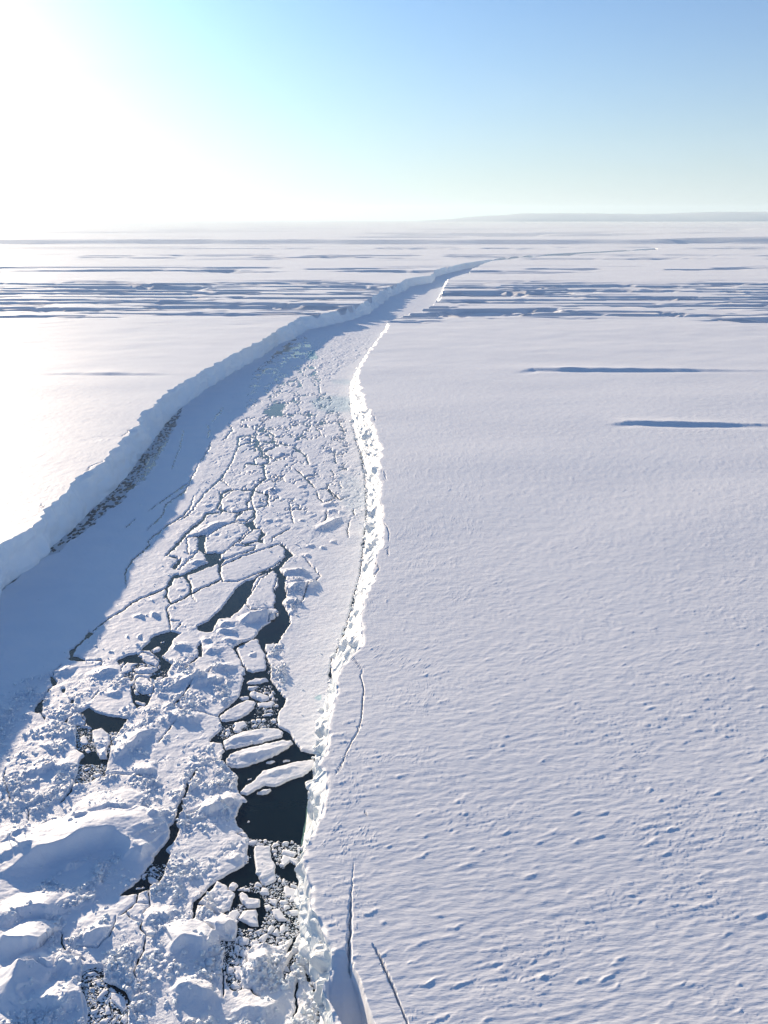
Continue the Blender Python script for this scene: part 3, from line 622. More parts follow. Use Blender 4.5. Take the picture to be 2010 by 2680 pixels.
rough(Y3, [(1000,820),(1160,800),(1240,1000),(1100,1150),(900,1000),(600,1200),(540,1000),(700,900)], .2, 8)
rough(X3, [(850,1150),(1120,1180),(1060,1350),(800,1480),(1040,1600),(1080,1700),(900,1500),(700,1600),(720,1440)], .12, 6)
INW = np.zeros(PX.shape)
for r, p in W:
    pts = Z(r, p); w = win(pts, 6)
    if w: INW[w] = np.maximum(INW[w], poly_sd(wx[w], wyv[w], pts) > 0)
rough(X3, [(1659,560),(1659,720),(1400,790),(1300,930),(1200,1060),(1000,1200),(800,1350),(640,1000),(1000,850),(1300,700)], .75, 8)
ROUGH *= 1-.55*INW
ROUGH *= (1-.6*sstep(1600, 3200, GY))
ROUGH = np.clip(ROUGH, 0, 1)

# height of the ice above the sea
LOWV = fbm(GX/38, GY/38, 401, 3)
h = 1.15 + .35*LOWV + ROUGH*.5*fbm(GX/14, GY/14, 411, 3, .55)
def rubble(sc_, amp, seed, fade):
    qx = GX+.3*sc_*perlin(GX/sc_, GY/sc_, seed+5); qy = GY+.3*sc_*perlin(GX/sc_, GY/sc_, seed+6)
    f1, f2, cid, ox, oy = worley(qx/sc_, qy/sc_, seed)
    tilt = (np.frompyfunc(float, 1, 1)(0) if False else 0)
    a = cid*97.0; tl = (np.cos(a*6.28)*ox+np.sin(a*6.28)*oy)
    b = (np.clip((cid*7.3) % 1.0-.35, 0, 1)*1.5 + tl*1.5)*np.clip((f2-f1)*8, 0, 1)
    return amp*b*fade
clus = np.clip(.40+2.0*fbm(GX/22, GY/22, 421, 3), 0.03, 1.4)
h += ROUGH**1.5*clus*(rubble(4.6, 1.15, 431, 1) + rubble(2.1, .75, 441, 1-sstep(700, 1100, GY)) + rubble(11., 1.4, 451, 1))
# pieces around cracked mid distance: shallow snow-filled joints
f1, f2, cid, ox, oy = worley(GX/CW+.35*perlin(GX/10, GY/14, 461), GY/CH+.35*perlin(GX/10, GY/14, 462), 463)
mid = sstep(850, 1100, GY)*(1-sstep(2600, 3300, GY))*sstep(.1, .3, ROUGH)
h -= mid*.7*np.exp(-((f2-f1)/.10)**2)*(rnd(np.floor(cid*999), cid*0, 3) > .25)
h += mid*(cid-.5)*.7 + mid*ox*.5
# ridges and hummocks: crest, height, run on the sunny side, run on the shaded side, roughness
RG = [
 (Y3,[(-60,530),(0,505),(110,480),(230,440),(350,375),(470,330),(600,285),(700,255),(830,225),(900,208),(980,200),(1040,235),(1100,285),(1230,345),(1300,360)],10.5,26,4.5,'ridge_long'),
 (Y3,[(-60,420),(60,440),(240,420),(330,380)],3.0,14,3.5,None),
 (Y3,[(60,1040),(90,990),(130,930),(200,925),(330,895),(450,905),(540,935)],6.0,14,3.5,'ridge_brow'),
 (Y3,[(-60,1110),(0,1130),(90,1170),(200,1170),(225,1235),(300,1222)],10,16,4.5,'ridge_corner'),
 (Y3,[(300,1225),(230,1330),(150,1440),(90,1540),(0,1640),(-60,1700)],9.0,12,6.0,'ridge_spine'),
 (Y3,[(200,1460),(245,1372),(330,1350),(400,1385),(430,1450)],4.5,8,2.5,None),
 (Y3,[(250,1790),(330,1700),(450,1680),(560,1700),(640,1760)],4.5,10,3.0,None),
 (Y3,[(860,90),(900,10),(960,0),(1080,15),(1180,40)],5.5,16,3.0,'ridge_tooth'),
 (Y3,[(1060,440),(1150,430),(1230,440),(1300,330)],4.0,12,3.0,None),
 (Y3,[(560,580),(610,530),(660,560)],2.6,4,2.0,None),
 (Y3,[(700,1110),(780,1130),(850,1100),(950,1080)],4.5,5,3.5,'ridge_step'),
 (Y3,[(480,1330),(520,1310),(620,1420),(700,1400)],4.0,7,3.0,None),
 (Y3,[(1240,1000),(1330,960),(1440,970),(1500,1000)],3.2,7,2.5,None),
 (Y3,[(1290,130),(1340,90),(1410,120)],3.0,6,2.2,None), (Y3,[(640,160),(690,130),(740,140)],2.5,5,2.0,None),
 (Y3,[(60,340),(130,280),(200,250),(260,190)],3.0,10,2.5,None),
 (Y4,[(-60,1100),(0,1085),(90,1045),(180,1060),(250,1070),(340,1095)],7.5,14,4.0,'ridge_bowl'),
 (Y4,[(-30,1420),(60,1440),(200,1450),(330,1480),(400,1420)],4.0,7,4.5,None),
 (Y4,[(540,1375),(600,1335),(680,1330),(760,1335),(810,1300)],2.8,8,3.0,'ridge_front'),
 (Y4,[(620,1280),(700,1230),(790,1220)],3.5,7,3.0,None), (Y4,[(360,1000),(430,940),(510,920)],3.5,8,3.0,None),
 (Y4,[(450,1620),(560,1600),(660,1630),(800,1600),(900,1640)],3.0,8,3.0,None),
 (Y4,[(520,1180),(560,1150),(640,1150)],2.2,4,2.0,None), (Y4,[(430,1290),(480,1290)],2.4,4,2.0,None),
 (Y4,[(1200,1610),(1290,1600),(1330,1650)],4.0,5,3.0,None),
 (Y4,[(240,60),(320,40),(420,10)],3.0,8,2.5,None), (Y4,[(480,470),(500,440),(540,400)],1.8,4,2,None),
 (Y1,[(620,1300),(700,1230),(800,1130),(900,1050),(1000,960)],4.2,12,3.0,'ridge_slab'),
 (Y1,[(1090,880),(1180,905),(1290,920),(1400,945)],3.6,10,2.5,'ridge_step_mid'),
 (Y1,[(1100,660),(1200,610),(1330,560),(1480,520)],3.6,10,2.5,'ridge_upper'), (Y1,[(1320,650),(1400,600),(1520,580),(1600,600)],3.0,8,2.5,None),
 (Y1,[(1440,340),(1500,320),(1590,340)],2.8,8,2.2,None), (Y1,[(1160,310),(1240,290),(1330,310)],2.4,6,2.0,None),
 (Y1,[(1530,500),(1600,480),(1659,490)],2.6,7,2.2,None), (Y1,[(490,560),(560,510),(690,490)],2.8,7,2.4,None),
 (Y1,[(640,720),(680,690),(730,690)],2.2,8,2.2,None), (Y1,[(190,540),(240,500),(300,510)],2.4,7,2.4,None),
 (Y1,[(880,40),(900,10)],2.6,5,1.8,None), (Y1,[(980,20),(1040,10)],2.0,5,1.8,None), (Y1,[(760,215),(790,210)],1.5,4,1.6,None), (Y1,[(860,215),(900,212)],1.8,4,1.6,None),
 (Y1,[(810,1380),(900,1370),(1020,1365)],3.2,8,2.5,None), (Y1,[(10,1390),(50,1340),(100,1350)],3.0,8,2.2,None), (Y1,[(190,1360),(230,1330),(270,1340)],2.4,6,2.2,None),
 (Y1,[(200,1080),(260,1060),(330,1060)],2.6,6,2.2,None), (Y1,[(50,1170),(90,1150)],2.2,5,2.0,None),
 (Z5,[(890,1070),(980,1030),(1100,960)],3.2,9,2.6,'ridge_right'), (Z5,[(950,890),(1010,870),(1060,860)],2.8,6,2.2,None),
 (Z5,[(830,1180),(900,1170)],2.2,5,2,None), (Z5,[(930,1190),(980,1190)],2.0,5,2,None), (Z5,[(1000,1150),(1050,1150)],2,5,2,None), (Z5,[(810,1250),(860,1240)],2.4,5,2,None),
 (Z5,[(650,1385),(700,1360),(780,1355),(850,1375)],3.4,7,2.2,None), (Z5,[(690,1490),(760,1460),(850,1450),(930,1415)],5.0,9,3.0,'ridge_pocket'), (Z5,[(680,1590),(740,1570),(800,1590)],2.8,6,2.4,None),
 (Z5,[(370,1730),(430,1690),(520,1665),(630,1665)],4.2,8,3.0,'block_long'), (Z5,[(200,1760),(260,1730),(320,1740)],2.8,5,2.2,None), (Z5,[(950,940),(1040,920),(1110,950)],2.4,6,2.2,None),
 (Z5,[(540,800),(600,765),(660,770)],3.0,6,2.4,None), (Z5,[(430,650),(470,630)],2.5,6,2.2,None), (Z5,[(470,860),(520,850)],2.2,5,2.0,None), (Z5,[(770,755),(840,745)],1.8,5,1.8,None),
 (Z5,[(100,900),(160,870)],1.4,5,1.8,None), (Z5,[(250,855),(300,855)],1.6,5,1.8,None),
 (Z5,[(530,1000),(600,990)],1.8,5,1.8,None), (Z5,[(620,995),(670,990)],1.8,5,1.8,None), (Z5,[(780,1000),(830,995)],1.8,5,1.8,None),
 (Z5,[(960,490),(1010,485)],2.2,5,2,None), (Z5,[(620,510),(720,520)],2.4,6,2,None), (Z5,[(420,730),(500,720)],2,5,2,None),
 (Z4,[(1400,1110),(1470,1070),(1560,1020),(1650,990)],3.4,9,2.4,'ridge_tip'), (Z4,[(1380,1310),(1430,1290),(1480,1300)],2.2,5,2,None),
 (Z4,[(1390,1500),(1440,1475)],2.0,4,2,None), (Z4,[(1270,1495),(1350,1495)],1.4,5,1.8,None),
 (Z4,[(1090,1680),(1160,1680)],2.2,6,2,None),
 (Y2,[(430,70),(560,30),(700,20),(760,30)],4.0,8,3,None), (Y2,[(220,150),(330,160),(400,170)],2.6,6,2.2,None), (Y2,[(270,220),(400,260),(500,240)],2.4,6,2.2,None),
 (Y2,[(500,370),(560,370)],1.5,4,1.8,None), (Y2,[(280,1140),(450,1090),(660,1055)],1.4,6,2,None), (Y2,[(380,1280),(600,1230),(840,1160)],1.2,7,2.4,None),
 (Y2,[(620,1420),(760,1380),(950,1345)],1.2,6,2,None), (Y2,[(600,580),(660,590)],1,4,1.5,None), (Y2,[(200,1700),(330,1620),(430,1620)],3.2,8,2.6,None), (Y2,[(60,1720),(140,1700),(220,1710)],2.6,6,2.4,None),
 (Y2,[(20,560),(130,560)],2.2,5,2,None), (Y2,[(210,490),(270,470),(400,480)],2.6,7,2.2,None), (Y2,[(100,250),(170,230)],2.2,6,2,None),
]
RSM = np.zeros(PX.shape); RIDX = np.full(PX.shape, -1); RBEST = np.zeros(PX.shape); rnames = []
for k, (r, p, hh, wf, wn, nm) in enumerate(RG):
    P = lev(Z(r, p), hh*.8+1)
    m0 = (GY[:, 0] > P[:, 1].min()-3*wf) & (GY[:, 0] < P[:, 1].max()+3.2*wf)
    rr = np.where(m0)[0]
    if not len(rr): rnames.append(nm); continue
    pxa, _ = project(P[:, 0], P[:, 1]); pad = 3*wf/MPX[rr].min()
    cc = np.where((pcol > pxa.min()-pad) & (pcol < pxa.max()+pad))[0]
    w = (slice(rr[0], rr[-1]+1), slice(cc[0], cc[-1]+1))
    jl = 16. if hh > 5 else 8.
    jx = 1.6*fbm(GX[w]/jl, GY[w]/jl, 471, 3, .4); jy = 1.6*fbm(GX[w]/jl, GY[w]/jl, 475, 3, .4)
    d, s, t = seg_info(GX[w]+jx, GY[w]+jy, P)
    ww = np.where(s > 0, wf, wn)
    add = hh*np.exp(-(d/ww)**1.35)*sstep(-.05, .3, t)*(1-sstep(.66, 1.05, t))*(.88+.25*perlin(GX[w]/21, GY[w]/21, 477))
    end = np.exp(-np.maximum(0, d-wf)**2/9)
    add = add*end
    if hh > 4: kk = .74*sstep(.4, 1.8, add); h[w] = h[w]*(1-kk)+1.3*kk; RSM[w] = np.maximum(RSM[w], kk)
    h[w] = np.maximum(h[w], 0)+add*(SD[w] > -40)
    if nm:
        idx = RIDX[w]; rb = RBEST[w]; mm = (add > 1.1) & (add > rb); idx[mm] = k; rb[mm] = add[mm]; RIDX[w] = idx; RBEST[w] = rb
    rnames.append(nm)
# trench and bowl below the big ridges (kept above the sea)
for r, p, dep, ww_ in [(Y3,[(1000,830),(860,880),(700,950),(600,1050),(560,1150),(570,1290)],1.0,7),(Y3,[(500,500),(620,440),(800,380)],.6,8)]:
    P = lev(Z(r, p), 1); d, s, t = seg_info(GX, GY, P); h -= dep*np.exp(-(d/ww_)**2)
h += .16*fbm(GX/5.5, GY/3.6, 481, 3, .55)
h = np.where(BRASH > 0, np.clip(h, .35, .8), h)
h = np.maximum(h, .4)
# plate thickness varies from floe to floe and the rim drops to the water
small = sstep(0, 12, SD)
hz = np.where(SDM > 0, h*(1-np.exp(-np.maximum(SDM, 0)/.16)), np.maximum(-1.0, SDM*1.8))
hz = np.where(FOOTM > .4, np.minimum(hz, .35), hz)
inwall = (GX > x_lt(GY)-5) & (GX < x_rt(GY)+5) & (GY < 11000)
ICE = (SDM > 0) & inwall

# label the separate pieces
R_, C_ = ICE.shape
ICE0 = ICE; ICE = ICE0 & (SD > .75)
lab = np.where(ICE, np.arange(R_*C_).reshape(R_, C_), R_*C_+1).astype(np.int64)
BIG = R_*C_+1
for it in range(4000):
    old = lab
    n = lab.copy()
    n[1:] = np.minimum(n[1:], lab[:-1]); n[:-1] = np.minimum(n[:-1], lab[1:])
    n[:, 1:] = np.minimum(n[:, 1:], lab[:, :-1]); n[:, :-1] = np.minimum(n[:, :-1], lab[:, 1:])
    n = np.where(ICE, n, BIG)
    fl = n.ravel().copy(); ok = fl < BIG
    # also pull the root down, then jump pointers
    roots = lab.ravel()[ok]; np.minimum.at(fl, roots, fl[ok])
    for _ in range(3):
        fl[ok] = fl[fl[ok]]
    lab = fl.reshape(R_, C_)
    if np.array_equal(lab, old): break
for _ in range(2):
    n = lab.copy()
    for ax, sh in ((0, 1), (0, -1), (1, 1), (1, -1)):
        n = np.minimum(n, np.where(ICE0, np.roll(lab, sh, ax), BIG))
    lab = np.where((lab == BIG) & ICE0, n, lab)
ICE = lab < BIG
ids, counts = np.unique(lab[ICE], return_counts=True)
print('pieces', len(ids), 'iterations', it, 'largest', np.sort(counts)[::-1][:12])
order = ids[np.argsort(-counts)]; cnt = dict(zip(ids.tolist(), counts.tolist()))
hmean = {}
# each separate floe rides at its own level
offs = rnd(lab, lab*0, 611)
hz = np.where(ICE & (lab != order[0]), hz*(.75+.6*offs), hz)

# vertex normals of the whole height field, shared across every piece so that joints between them do not show
ALL = np.stack([GX, GY, hz], -1)
gu = np.empty_like(ALL); gv = np.empty_like(ALL)
gu[:, 1:-1] = ALL[:, 2:]-ALL[:, :-2]; gu[:, 0] = ALL[:, 1]-ALL[:, 0]; gu[:, -1] = ALL[:, -1]-ALL[:, -2]
gv[1:-1] = ALL[2:]-ALL[:-2]; gv[0] = ALL[1]-ALL[0]; gv[-1] = ALL[-1]-ALL[-2]
NRM = np.cross(gu, gv); NRM /= np.linalg.norm(NRM, axis=-1, keepdims=True)+1e-12
NRM[NRM[..., 2] < 0] *= -1
POND = np.zeros(PX.shape); BLUEGREY = np.zeros(PX.shape)
def paint(A, r, p, v, soft=4):
    pts = Z(r, p); w = win(pts, 12); A[w] = np.maximum(A[w], v*sstep(-soft, soft, poly_sd(wx[w], wyv[w], pts)))
paint(POND, X3, [(690,1070),(735,1055),(775,1125),(700,1135),(680,1120)], 1, 1)
paint(POND, Y2, [(1065,770),(1100,742),(1135,745),(1120,785)], .8, 1)
paint(BLUEGREY, X3, [(710,1480),(900,1450),(1045,1470),(1050,1580),(860,1600),(740,1560)], 1, 6)  # smooth floor ice coloured blue-grey inside these outlines
paint(BLUEGREY, X3, [(880,1310),(1060,1310),(1040,1350),(900,1345)], .7, 4)
paint(BLUEGREY, Z5, [(1060,650),(1200,700),(1260,800),(1250,920),(1150,940),(1080,880)], .35, 8)
DIRT = FOOTM*.4
flat = lambda A: A.reshape(-1)
gi = np.arange(R_*C_).reshape(R_, C_)
Q = np.stack([gi[:-1, :-1], gi[:-1, 1:], gi[1:, 1:], gi[1:, :-1]], -1).reshape(-1, 4)
L4 = flat(lab)[Q]; QL = L4.min(1)
midf = flat(inwall)[Q].any(1)
okq = (QL < BIG) & midf
Q = Q[okq]; QL = QL[okq]
ALLf = ALL.reshape(-1, 3); NRf = NRM.reshape(-1, 3)
def piece(name, faces, mat=M_FLOE):
    u, inv = np.unique(faces, return_inverse=True); f = inv.reshape(faces.shape)
    co = ALLf[u]; c = co.mean(0); c[2] = 0
    o = mesh_obj(name, co-c, f, mat, normals=NRf[u], attrs={'pond': flat(POND)[u], 'thin': flat(BLUEGREY)[u], 'dirt': flat(DIRT)[u], 'coarse': np.clip(flat(ROUGH)[u]*(1-.6*flat(RSM)[u]), 0, 1)})
    o.location = c; return o, co
def comp_at(r, x, y):
    q = Z(r, [(x, y)])[0]; i = int(np.argmin(abs(prow-q[1]))); j = int(np.argmin(abs(pcol-q[0]))); return lab[i, j]
order_s = np.argsort(QL, kind='stable'); QLs = QL[order_s]
def faces_of(l):
    a = np.searchsorted(QLs, l); b = np.searchsorted(QLs, l, 'right'); return Q[order_s[a:b]]
main = order[0]
fm = faces_of(main)
# the named pressure ridges are split from the pack ice along their foot
RL = {
 'ridge_long': 'longest snow ridge at lower left, curved crest above a wide blue shadow',
 'ridge_brow': 'low brow of snow below the big curved ridge at the left edge',
 'ridge_corner': 'peaked snow ridge with a shaded face in the bottom left corner',
 'ridge_spine': 'rounded sunlit snow spine running down to the bottom left corner',
 'ridge_tooth': 'hummock casting a tooth shaped shadow just above the longest ridge',
 'ridge_step': 'short step of ice in the shaded trench left of the bottom pool',
 'ridge_bowl': 'rubbly ridge above a deep blue shadow bowl at the bottom left of centre',
 'ridge_front': 'low hummock among brash ice near the bottom of the rift',
 'ridge_slab': 'diagonal rubble ridge beside the dark pool holding an oval floe',
 'ridge_step_mid': 'snow ridge with a long narrow shadow beside the smooth central slab',
 'ridge_upper': 'long rubble ridge right of the pool with three small floes',
 'ridge_right': 'slanting snow ridge on the pack ice nearest the right cliff',
 'ridge_pocket': 'hummock with a blue shaded pocket right of the narrow vertical lead',
 'block_long': 'tilted oblong ice block overhanging the brown water lead',
 'ridge_tip': 'narrow upturned ice ridge beside the edge of the cliff shadow',
}
ridq = flat(RIDX)[fm]; same = (ridq.max(1) == ridq.min(1)) & (ridq.max(1) >= 0)
rest = fm[~same]; rid = ridq[same][:, 0]; fr = fm[same]
o, _ = piece('pack_ice', rest); tag(o, 'snow covered pack ice frozen together across the rift floor', None, None, 'structure')
for k in np.unique(rid):
    nm = rnames[int(k)]; ff = fr[rid == k]
    o, _ = piece('pressure_ridge', ff); tag(o, RL[nm], 'ice ridge', 'pressure ridges on the pack ice')
named = {}
NF = [
 (Y2,540,430,'squarish ice floe ringed by narrow leads below the brown water'),
 (Y2,580,605,'slim pale floe directly below the squarish ringed floe'),
 (Y2,540,668,'small shaded wedge floe under the slim pale floe'),
 (Y2,610,755,'lumpy floe with shaded hollow in the middle of the dark lead'),
 (Y2,400,870,'long tilted floe with speckled top at the left bank of the central lead'),
 (Y2,650,810,'flat grey floe among small bits right of the speckled floe'),
 (Y2,500,1120,'uppermost of the three long lens shaped floes, with blue hollows on top'),
 (Y2,600,1240,'smooth middle one of the three long lens shaped floes'),
 (Y2,800,1400,'lowest of the three long lens shaped floes, bordering the big black pool'),
 (Y2,640,1580,'pale green edged ice scrap on the upper rim of the big black pool'),
 (Y2,690,1310,'small flat floe between the middle and lowest lens shaped floes'),
 (Y2,825,1306,'tiny flat floe right of another between the two lower lens shaped floes'),
 (Y4,730,480,'tall rectangular slab floe standing upright below the black pool'),
 (Y4,930,405,'narrow box like floe with a white rim right of the tall slab'),
 (Y4,600,780,'boat shaped floe with blue streaks below the tall slab'),
 (Y4,800,790,'clean triangular floe in the brash ice below the tall slab'),
 (Y4,960,870,'smooth wedge floe touching the green foot of the right cliff'),
 (Y4,850,900,'snowy lump floe in the brash just left of the wedge floe'),
 (Y4,610,920,'large rough floe with bright lower rim in the brash field'),
 (Y4,370,770,'broad rubbly floe between the narrow lead and the brash field'),
 (Y4,560,1100,'lumpy floe at the left end of the brash field'),
 (Y4,500,1450,'smooth kite shaped floe at the forked black crack'),
 (Y1,1030,340,'upper small oval floe in the pool by the shadow edge'),
 (Y1,960,420,'two lobed floe at the middle of the pool by the shadow edge'),
 (Y1,930,520,'flat elongated floe below the two lobed floe'),
 (Y1,920,650,'round rubbly floe in brown brash below the elongated floe'),
 (Y1,550,1150,'tall oval floe with pitted top in the left pool'),
 (Y1,430,1215,'small bright floe left of the tall oval floe'),
 (Y1,400,1120,'rounded floe in brown brash above the small bright floe'),
 (Y1,320,950,'pentagonal floe at the upper left bank of the left pool'),
 (Y3,880,1680,'smooth upright pebble shaped floe in the bottom left pool'),
 (Y3,1040,1740,'large curved floe at the right of the bottom left pool'),
 (Y3,940,1810,'small rough block between the two larger floes of the bottom left pool'),
 (Y3,1330,690,'rectangular plate of thin ice in the narrow shaded lead'),
 (Y3,1200,750,'sliver of ice bridging the lower end of the narrow shaded lead'),
 (Z4,1470,1420,'four cornered floe right of the rounded trapezoid floe'),
 (Z5,400,970,'small oval floe just above the small dark triangle leads'),
 (Z5,430,1120,'narrow humped floe below the small oval floe'),
 (Z5,450,1310,'longest smooth floe, running down left from the top of the vertical lead'),
 (Z5,540,1540,'smooth upright slab floe between the two wide leads'),
 (Z5,400,430,'small four sided floe left of the hexagonal floe in the far pack'),
 (Z5,340,860,'wide flat floe in the left of the far pack beside the cliff shadow'),
 (Z5,500,860,'floe with a blue dent in the far pack right of the wide flat floe'),
 (Z4,1290,1500,'rounded trapezoid floe between branching cracks below the shadow edge'),
 (Z5,240,1180,'broad flat floe right of the small dark triangle lead'),
 (Z5,500,570,'small domed floe enclosed by a thin ring crack in the far pack'),
 (Z5,550,480,'rounded hexagonal floe in the cracked far pack'),
]
for (r, x, y, lb) in NF:
    l = int(comp_at(r, x, y))
    if l < BIG and l != main and l not in named: named[l] = lb
    else: print('no floe for', lb)
NEARN = []          # landmarks the unnamed floes are described by
for (r, x, y, lb) in NF+[(Y2,750,1750,'big black pool'),(Y3,1500,260,'upper end of the narrow shaded lead'),(Y1,600,960,'dark water of the left pool'),(Z5,620,1780,'wide end of the brown water lead'),(Z5,340,1600,'slanting dark lead'),(X3,900,1520,'blue grey ice patch near the right cliff'),(X3,725,1100,'turquoise frozen pond')]:
    q = Z(r, [(x, y)])[0]; NEARN.append((q[0], q[1], ' '.join(lb.split()[:7]).rstrip(',').replace(' with','').replace(' by the shadow','')))
SHORT = {}
def zone(c, cnt_, co):
    px, py = project(c[0], c[1]); u_, v_ = project(co[:, 0], co[:, 1]); wpx, hpx = np.ptp(u_), np.ptp(v_)
    size = 'largish' if cnt_ > 250 else 'mid sized' if cnt_ > 90 else 'small'
    shape = 'long flat' if wpx > 1.9*hpx else 'upright' if hpx > 1.3*wpx else 'blocky'
    dd = sorted((math.hypot(px-a, py-b), a, b, n_) for a, b, n_ in NEARN if math.hypot(px-a, py-b) > 6)
    d_, a_, b_, n_ = dd[0]
    ang = math.degrees(math.atan2(b_-py, px-a_)) % 360
    word = ['right of', 'up right of', 'above', 'up left of', 'left of', 'down left of', 'below', 'down right of'][int((ang+22.5)//45) % 8]
    lb = f'{size} {shape} floe '+('just ' if d_ < 40 else '')+word+' the '+n_
    lb = ' '.join(lb.split()[:16])
    g = ('floes of the cracked far pack' if py < 1560 else 'pieces in the bottom left pool' if px < 380 and py > 2450 else
         'plates in the narrow shaded lead' if px < 500 and py >= 2000 else 'floes of the left pools' if px < 500 else
         'loose floes of the brash field' if py > 2200 else 'ice pieces in the central lead')
    if lb in SHORT:
        d2, a2, b2, n2 = dd[1]; lb = f'{size} {shape} floe between the '+' '.join(n_.split()[:5])+' and the '+' '.join(n2.split()[:5])
        lb = ' '.join(lb.split()[:16])
    SHORT[lb] = 1
    return lb, g
made = 0; brash_faces = []
for l in order[1:]:
    l = int(l); c = cnt[l]; ff = faces_of(l)
    if not len(ff): continue
    if l in named or (made < 200 and c >= 26):
        o, co = piece('ice_floe', ff); made += 1
        if l in named: tag(o, named[l], 'ice floe')
        else:
            lb, g = zone(co.mean(0), c, co); tag(o, lb, 'ice floe', g)
    else: brash_faces.append(ff)
if brash_faces:
    o, _ = piece('brash_ice', np.vstack(brash_faces)); tag(o, 'countless small bits of brash ice in the leads', None, None, 'stuff')
print('floes', made)

# ------------------------------------------------------------------ loose chunks
ico = []
ph = (1+5**.5)/2
for a in (-1, 1):
    for b in (-ph, ph): ico += [(0, a, b), (a, b, 0), (b, 0, a)]
ico = np.array(ico, float); ico /= np.linalg.norm(ico[0])
def hull_faces(P):
    import bmesh
    bm = bmesh.new(); vs = [bm.verts.new(p) for p in P]; bmesh.ops.convex_hull(bm, input=vs); bm.verts.index_update()
    f = np.array([[v.index for v in x.verts] for x in bm.faces if len(x.verts) == 3]); bm.free(); return f
ICF = hull_faces(ico)
def chunks(name, pos, size, flatn, mat, label, kind='stuff'):
    n = len(pos); V = np.repeat(ico[None], n, 0)*(1+.45*(rng.random((n, 12, 1))-.5)*1.6)
    V[..., 0] *= (.7+.9*rng.random((n, 1))); V[..., 2] = np.clip(V[..., 2], -.6, .7)*flatn
    a = rng.random(n)*6.283; ca, sa = np.cos(a)[:, None], np.sin(a)[:, None]
    x = V[..., 0]*ca-V[..., 1]*sa; y = V[..., 0]*sa+V[..., 1]*ca
    tl = (rng.random((n, 2))-.5)*.7
    zc = V[..., 2]+x*tl[:, :1]+y*tl[:, 1:]
    co = np.stack([x, y, zc], -1)*size[:, None, None]+pos[:, None, :]
    f = (ICF[None]+(np.arange(n)*12)[:, None, None]).reshape(-1, 3)
    o = mesh_obj(name, co.reshape(-1, 3), f, mat, smooth=False); tag(o, label, None, None, kind); return o
# rubble on rough ice
prob = (ICE & (SDM > .6) & (PX > -130) & (PY > 1150))*(ROUGH**2)*np.clip(clus, 0.05, 1.2)*MPX**1.2*(1-RSM)
prob = flat(prob)/prob.sum()
pick = rng.choice(R_*C_, 8000, p=prob)
pos = ALLf[pick].copy(); pos[:, :2] += rng.normal(0, .3, (len(pick), 2))
size = .32+.75*rng.random(len(pick))**3*1.5; pos[:, 2] += size*.1
chunks('ice_rubble', pos, size, .8, M_BLOCK, 'snowy rubble strewn over the rough pack ice')
# brash afloat
wat = (SDM < -.15) & (BRASH > 0) & inwall & (PX > -130)
pick = rng.choice(R_*C_, 4200, p=flat(wat*BRASH)/ (wat*BRASH).sum())
pos = ALLf[pick].copy(); pos[:, :2] += rng.normal(0, .25, (len(pick), 2)); pos[:, 2] = .04
size = .16+.55*rng.random(len(pick))**2.5
chunks('brash_ice', pos, size, .45, M_BLOCK, 'tiny floating brash chips on the dark leads')
# fallen debris at the foot of the right cliff
Dd = 330+rng.random(600)**1.6*1900; Dd = Dd[(Dd < 375) | (Dd > 540) | (rng.random(len(Dd)) < .12)]; xb = x_rb(Dd)
pos = np.stack([xb+rng.normal(-.6, 1.6, len(Dd)), Dd, np.zeros(len(Dd))+.3], 1)
size = (.4+1.1*rng.random(len(Dd))**3)*(.7+Dd/1600)
chunks('ice_rubble', pos, size, .85, M_BLOCK, 'broken ice debris along the foot of the right cliff')

M_FOOT, t_, b_ = new_mat('submerged_ice'); b_.inputs['Base Color'].default_value = (.10, .20, .17, 1); b_.inputs['Roughness'].default_value = .25
Df = np.linspace(352, 520, 160); xf = x_rb(Df); wd = (1.6+1.1*perlin(Df/9, Df*0, 801))*sstep(352, 372, Df)*(1-sstep(440, 520, Df))+.05
co = np.stack([np.stack([xf+1.5, Df, xf*0+.05], 1), np.stack([xf-wd*.5, Df, xf*0+.03], 1), np.stack([xf-wd, Df, xf*0-.03], 1)], 1).reshape(-1, 3)
tag(mesh_obj('submerged_ice_foot', co, grid_faces(160, 3)[:, ::-1], M_FOOT), 'green underwater foot of the right cliff beside the black pool', 'ice ledge')

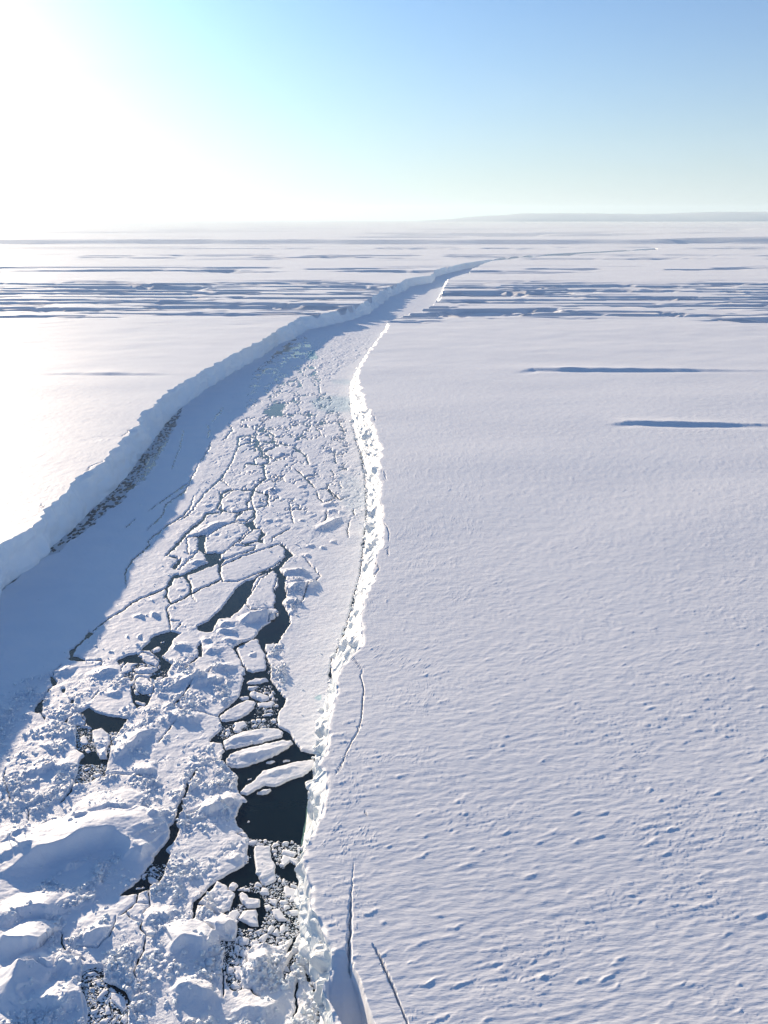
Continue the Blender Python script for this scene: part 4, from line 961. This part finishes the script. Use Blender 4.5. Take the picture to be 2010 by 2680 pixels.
# big fallen blocks leaning on the foot of the right cliff, each one a thing
BS = [(560,'beside the thin ice foot below the lens shaped floes'),(610,'just up the cliff from the green melt patch'),(655,'below the bulge of the right cliff'),(700,'by the lower black hole at the foot'),(745,'between the two lower black holes'),(800,'beside the tall slit of open water'),(860,'above the tall slit of open water'),(930,'where hairline cracks meet the cliff'),(1000,'below the round black hole'),(1060,'beside the round black hole'),(1130,'above the round black hole'),(1200,'where the foot crack fades into snow'),(1290,'right of the rough mid pack'),(1380,'right of the smooth grey ice'),(1500,'at the widest lit part of the far cliff'),(1640,'where the cliff narrows'),(1800,'by the last visible crumbled lip')]
for kx, (D0, where) in enumerate(BS):
    n = 26; P = rng.normal(0, 1, (n, 3)); P /= np.linalg.norm(P, axis=1)[:, None]; P = np.sign(P)*np.abs(P)**.6
    sz = (1.2+1.0*rng.random())*(.75+D0/1500); P *= np.array([1.2, 1.0, .8])*sz
    P[:, 2] += P[:, 0]*.25
    f = hull_faces(P); used, inv = np.unique(f, return_inverse=True)
    o = mesh_obj('ice_block', P[used], inv.reshape(f.shape), M_CLIFF_R, smooth=False)
    xbk = float(x_rb(np.array([D0*1.0]))[0]); o.location = (xbk-.6*sz, D0, sz*.45); o.rotation_euler = (0, 0, rng.random()*6)
    tag(o, 'ice block at the cliff foot '+where, 'ice block', 'fallen blocks along the foot of the right cliff')

# ------------------------------------------------------------------ far hill and haze
xs = np.linspace(-9000, 42000, 120); ts = np.linspace(0, 1, 14)
A_, B_ = np.meshgrid(xs, ts)
top = np.interp(xs, [-9000, 1500, 5000, 10000, 13000, 20000, 24000, 42000], [-30, 40, 300, 640, 640, 600, 760, 560])*(1+.0*xs)
zz = top[None]*np.sin(B_*np.pi/2)**.8 + 60*fbm(A_/3000, B_*3, 701, 3)*B_
co = np.stack([A_, 60000+B_*9000, zz+150*(B_ > 0)-60], -1).reshape(-1, 3)
M_FAR = snow_mat('far_snow', (.84, .86, .89), (.80, .83, .87), .8, .2, (), .0002)
tag(mesh_obj('far_hill', co, grid_faces(*A_.shape), M_FAR), 'very faint pale hill on the horizon at the right', None, None, 'structure')

def haze(density, aniso, top):
    m = bpy.data.materials.new('air_haze'); m.use_nodes = True; t = m.node_tree; t.nodes.clear()
    o_ = t.nodes.new('ShaderNodeOutputMaterial'); v = t.nodes.new('ShaderNodeVolumePrincipled')
    v.inputs['Color'].default_value = (.70, .88, 1.0, 1); v.inputs['Density'].default_value = density; v.inputs['Anisotropy'].default_value = aniso
    t.links.new(v.outputs[0], o_.inputs['Volume'])
    x0, x1, y0, y1, z0, z1 = -120000, 120000, -3000, 110000, -5, top
    co = np.array([(x0,y0,z0),(x1,y0,z0),(x1,y1,z0),(x0,y1,z0),(x0,y0,z1),(x1,y0,z1),(x1,y1,z1),(x0,y1,z1)], float)
    f = np.array([(0,3,2,1),(4,5,6,7),(0,1,5,4),(1,2,6,5),(2,3,7,6),(3,0,4,7)])
    tag(mesh_obj('haze', co, f, m, smooth=False), 'thin bright haze over the far ice', None, None, 'stuff')
haze(1.4e-5, .25, 1700)
